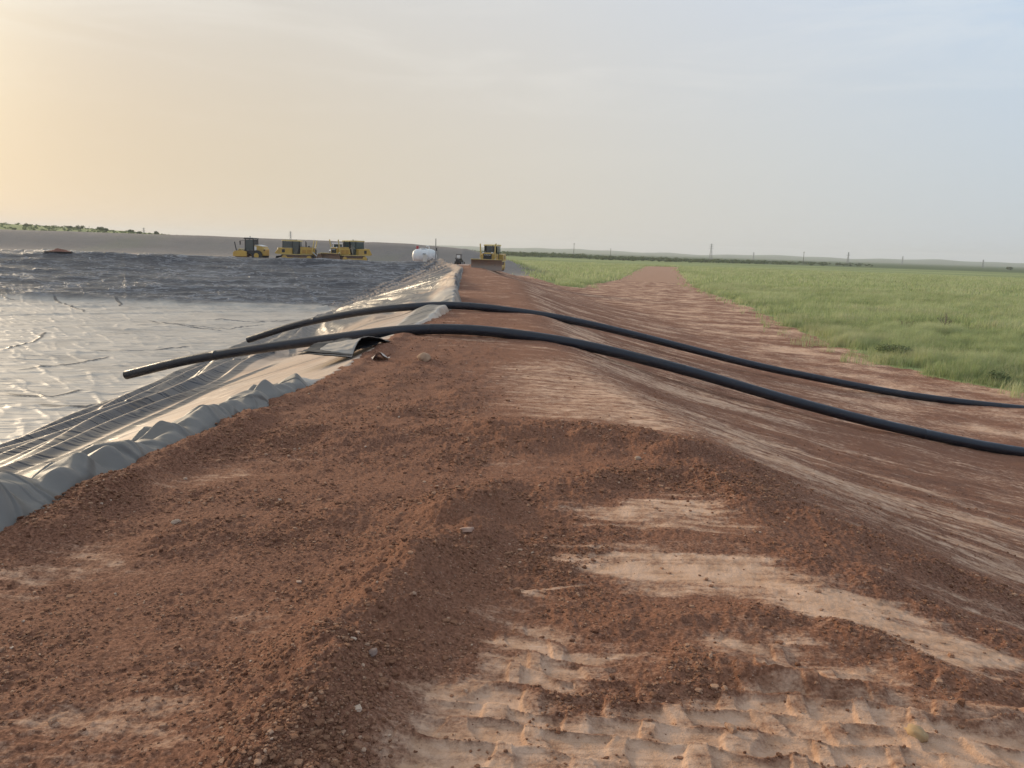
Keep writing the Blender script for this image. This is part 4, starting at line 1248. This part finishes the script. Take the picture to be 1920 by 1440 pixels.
# white cabbed tractor almost hidden behind the turned bulldozer
def make_white_cab():
    x, y = px_y(632, 112)
    o = empty('crew_tractor', (x, y, gz(x, y)), rad(-100))
    mb = MB()
    for sx, r_ in ((-1.1, .78), (1.3, .55)):
        for sy in (-1, 1): mb2 = MB(); mb2.disc((sx, sy * .85, r_), r_, .42, n=24); mb2.disc((sx, sy * 1.07, r_), r_ * .5, .03); mb2.build('wheel', M_BLK, o)
    mb.bm.free()
    MB().prism([(-.4, .8), (2.0, .8), (2.0, 1.7), (1.7, 1.85), (-.4, 1.95)], -.42, .42).build('hood', M_WHITE, o, .04)
    MB().box((2.02, 0, 1.3), (.03, .66, .6)).build('grille', M_BLK, o)
    mb = MB()
    for sx in (-1.7, -.35):
        for sy in (-.72, .72): mb.tube([(sx, sy, 1.2), (sx, sy * .95, 2.66)], .06, 6)
    mb.box((-1.0, 0, 1.15), (1.4, 1.3, .4)); cab = mb.build('cab', M_WHITE, o)
    MB().box((-1.02, 0, 2.74), (1.7, 1.7, .17)).build('roof', M_WHITE, cab, .05)
    MB().box((-.36, 0, 2.0), (.02, 1.3, 1.2)).build('windscreen', M_GLASS, cab)
    for sy in (-1, 1): MB().box((-1.02, sy * .70, 2.0), (1.25, .02, 1.2)).build('window', M_GLASS, cab)
    for sy in (-1, 1): MB().prism([(-1.9, 1.35), (-1.5, 1.66), (-.7, 1.66), (-.35, 1.3), (-.5, 1.25), (-.8, 1.55), (-1.45, 1.55), (-1.8, 1.3)], sy * .66, sy * 1.08).build('fender', M_WHITE, o)
    tag(o, 'machine with white cab roof and white hood, behind the turned bulldozer', 'tractor')
make_white_cab()

def make_compactor():
    x, y = px_y(471, 106.5)
    o = empty('soil_compactor', (x, y, gz(x, y)), rad(172), .98)
    mb = MB()
    mb.disc((1.35, 0, .72), .72, 1.5, n=28)
    for k in range(16):
        for j in range(5):
            a = k / 16 * 6.283 + (j % 2) * .2
            mb.box((1.35 + .76 * math.cos(a), -.6 + .3 * j, .72 + .76 * math.sin(a)), (.10, .14, .10), Matrix.Rotation(-a, 3, 'Y'))
    mb.build('drum', M_TRK, o)
    MB().prism([(.2, .55), (2.25, .55), (2.25, 1.05), (2.0, 1.32), (.9, 1.42), (.2, 1.25)], -.98, -.80).build('drum_frame', M_YEL, o, .03)
    MB().prism([(.2, .55), (2.25, .55), (2.25, 1.05), (2.0, 1.32), (.9, 1.42), (.2, 1.25)], .80, .98).build('drum_frame', M_YEL, o, .03)
    MB().box((2.12, 0, .98), (.25, 1.58, .5)).build('front_beam', M_PALEY, o, .03)
    MB().tube([(1.45, -.5, 1.40), (1.45, .5, 1.40)], .26, 14).build('front_cover', M_PALEY, o, smooth=True)
    mb = MB()
    for sx in (-.75, .55):
        for sy in (-.70, .70): mb.tube([(sx, sy, 1.0), (sx * .92, sy * .95, 3.02)], .07, 6)
    mb.box((-.1, 0, 1.18), (1.5, 1.35, .5)); mb.box((-.72, 0, 1.9), (.1, 1.4, 1.9))
    cab = mb.build('cab', M_BLK, o)
    MB().prism([(-.86, 3.0), (.72, 3.0), (.62, 3.16), (-.76, 3.16)], -.82, .82).build('roof', M_BLK, cab, .04)
    MB().box((.25, 0, 3.18), (.55, 1.3, .05)).build('roof_panel', M_WHITE, cab)
    MB().tube([(.1, 0, 3.2), (.1, 0, 3.42)], .05, 8).build('beacon', M_BLK, cab)
    for sy in (-1, 1): MB().box((-.08, sy * .70, 2.2), (1.15, .02, 1.45)).build('window', M_GLASS, cab)
    MB().box((.56, 0, 2.2), (.02, 1.25, 1.45)).build('windscreen', M_GLASS, cab)
    MB().tube([(1.95, .5, 1.35), (2.2, .5, 2.55)], .07, 8).build('exhaust', M_BLK, o)
    m = MB().tube([(.55, .72, 2.72), (1.05, .95, 2.78)], .025, 6).build('mirror_arm', M_BLK, o)
    MB().box((1.12, .97, 2.45), (.06, .22, .55)).build('mirror', M_BLK, m)
    MB().prism([(-2.35, .75), (-.85, .75), (-.85, 2.12), (-1.3, 2.15), (-2.1, 1.98), (-2.35, 1.6)], -.78, .78).build('engine_hood', M_YEL, o, .06)
    MB().prism([(-2.1, 2.0), (-1.3, 2.165), (-.9, 2.14), (-.9, 2.20), (-1.3, 2.23), (-2.12, 2.06)], -.7, .7).build('hood_top', M_WHITE, o)
    MB().box((-1.05, .79, 1.45), (.3, .02, 1.1)).build('side_panel', M_WHITE, o)
    for sy in (-1, 1):
        w = MB().disc((-1.35, sy * .98, .74), .74, .42, n=26).build('wheel', M_BLK, o)
        MB().disc((-1.35, sy * 1.20, .74), .36, .03, n=20).build('rim', M_YEL, w)
    MB().tube([(-2.3, .85, 1.5), (-2.5, .9, 1.55)], .08, 8).build('tail_lamp', M_BLK, o)
    tag(o, 'yellow roller with black cab and slanted black exhaust, leftmost machine', 'road roller')
make_compactor()

def make_tank():
    x, y = px_y(796, 107)
    o = empty('water_tank', (x, y, gz(x, y)), rad(4))
    mb = MB(); n = 28
    pts, rr = [], []
    for k in range(25):                      # domed horizontal vessel
        u = -1 + 2 * k / 24; pts.append((1.72 * u, 0, 1.30)); rr.append(max(.03, 1.02 * (1 - abs(u) ** 4.2) ** .42))
    mb.tube(pts, rr, n)
    mb.build('shell', M_WHITE, o, smooth=True)
    for xx in (-.42, .62):
        mb = MB(); ring = [(xx, 1.035 * math.cos(a), 1.30 + 1.035 * math.sin(a)) for a in np.linspace(0, 6.2832, 33)]
        mb.tube(ring, .035, 6); mb.build('band', M_WHITE, o)
    MB().box((.12, -1.03, 1.05), (.62, .06, .95)).build('panel', simple('cream_panel', (.62, .58, .50), .6), o, .02)
    MB().box((.02, -1.07, 1.62), (.42, .05, .09)).build('handle', M_BLK, o)
    MB().tube([(-.15, 0, 2.30), (-.15, 0, 2.42)], .42, 16).build('hatch', M_WHITE, o, .02)
    MB().tube([(.62, 0, 2.25), (.66, 0, 2.58), (.50, 0, 2.72), (.22, 0, 2.68)], .07, 10).build('spout', M_WHITE, o, smooth=True)
    MB().box((-.98, 0, 2.42), (.34, .3, .5)).build('valve', M_RED, o, .05)
    mb = MB()
    for yy in (-.22, .22): mb.tube([(1.86, yy, .3), (1.86, yy, 2.1)], .03, 6)
    for k in range(6): mb.tube([(1.86, -.22, .5 + .28 * k), (1.86, .22, .5 + .28 * k)], .025, 6)
    mb.build('ladder', M_STEEL, o)
    for sx in (-.85, .95): MB().box((sx, 0, .22), (.3, 1.7, .48)).build('cradle', M_BLK, o)
    tag(o, 'fat white water tank with red valve, right end of the far liner crest', 'water tank')
    x, y = px_y(817, 106)
    o = empty('marker_pole', (x, y, gz(x, y)))
    MB().tube([(0, 0, -.1), (0, 0, 3.75)], [.075, .06], 8).build('post', M_STEEL, o)
    MB().box((.14, 0, 2.3), (.12, .12, .42)).build('meter_box', M_BLK, o)
    tag(o, 'tall thin grey pole standing just right of the white tank', 'pole')
make_tank()

def make_skid():
    x, y = px_y(861, 118)
    o = empty('skid_steer', (x, y, gz(x, y)), rad(80), .80)
    for sx in (-.5, .5):
        for sy in (-1, 1):
            w = MB().disc((sx, sy * .55, .36), .36, .26, n=20).build('wheel', M_BLK, o)
            MB().disc((sx, sy * .69, .36), .17, .02, n=16).build('rim', M_WHITE, w)
    MB().prism([(-.95, .4), (.6, .4), (.75, .9), (-.5, 1.2), (-.95, 1.15)], -.42, .42).build('body', M_BLK, o, .04)
    mb = MB()
    for sx in (-.45, .42):
        for sy in (-.40, .40): mb.tube([(sx, sy, 1.0), (sx * .9, sy, 1.98)], .05, 6)
    mb.box((0, 0, 2.0), (1.0, .92, .08)); cab = mb.build('cab', M_BLK, o)
    MB().box((-.45, 0, 1.62), (.02, .66, .46)).build('rear_window', M_LAMP, cab)
    for sy in (-1, 1): MB().prism([(-.9, 1.2), (.9, .75), (1.3, .3), (1.4, .36), (1.0, .9), (-.85, 1.36)], sy * .47, sy * .56).build('lift_arm', M_BLK, o)
    MB().prism([(1.3, .05), (1.85, .05), (1.85, .12), (1.4, .2), (1.36, .6), (1.28, .6)], -.8, .8).build('bucket', M_TRK, o)
    tag(o, 'small black skid loader seen from behind, left of the front facing bulldozer', 'skid loader')
make_skid()

# ------------------------------------------------------------------ dusty evening air
def make_haze():
    mb = MB(); mb.box((0, 0, 45), (15400, 15400, 100 + 10))
    m = bpy.data.materials.new('haze_air'); m.use_nodes = True
    T = NT(m.node_tree)
    for n in list(T.n): T.n.remove(n)
    out = T.new('ShaderNodeOutputMaterial'); v = T.new('ShaderNodeVolumePrincipled')
    v.inputs['Color'].default_value = (.90, .92, .96, 1); v.inputs['Density'].default_value = 0.00019; v.inputs['Anisotropy'].default_value = .2
    T.l.new(v.outputs[0], out.inputs['Volume'])
    o = mb.build('haze', m)
    tag(o, kind='stuff')
    o['label'] = 'thin dusty haze over the plain'
make_haze()

def soil_heap():
    g = np.linspace(-1, 1, 41); gx, gy = np.meshgrid(g, g)
    q = np.clip(1 - np.hypot(gx, gy), 0, 1); q = q * q * (3 - 2 * q)
    z = .62 * q * (1 + .5 * fbm(gx * 2.5, gy * 2.5, 700, 3)) + .05 * fbm(gx * 8, gy * 8, 702, 2) * q - .03
    V = np.stack([gx.ravel() * 1.9, gy.ravel() * .8, z.ravel() * .55], 1)
    F_ = np.array([(j * 41 + i, j * 41 + i + 1, (j + 1) * 41 + i + 1, (j + 1) * 41 + i) for j in range(40) for i in range(40)])
    x, y = px_y(112, 101.3)
    o = mesh_obj('soil_heap', V, F_, simple('red_heap_soil', (.20, .085, .055), .95, var=.35, scale=3))
    o.location = (x, y, min(float(liner_height(np.array([x + q]), np.array([y + p]))[0][0]) for q in (-1, 0, 1) for p in (-.5, 0, .5)) + .02)
    tag(o, 'small red soil heap lying on the far liner crest at left', 'soil heap')
soil_heap()
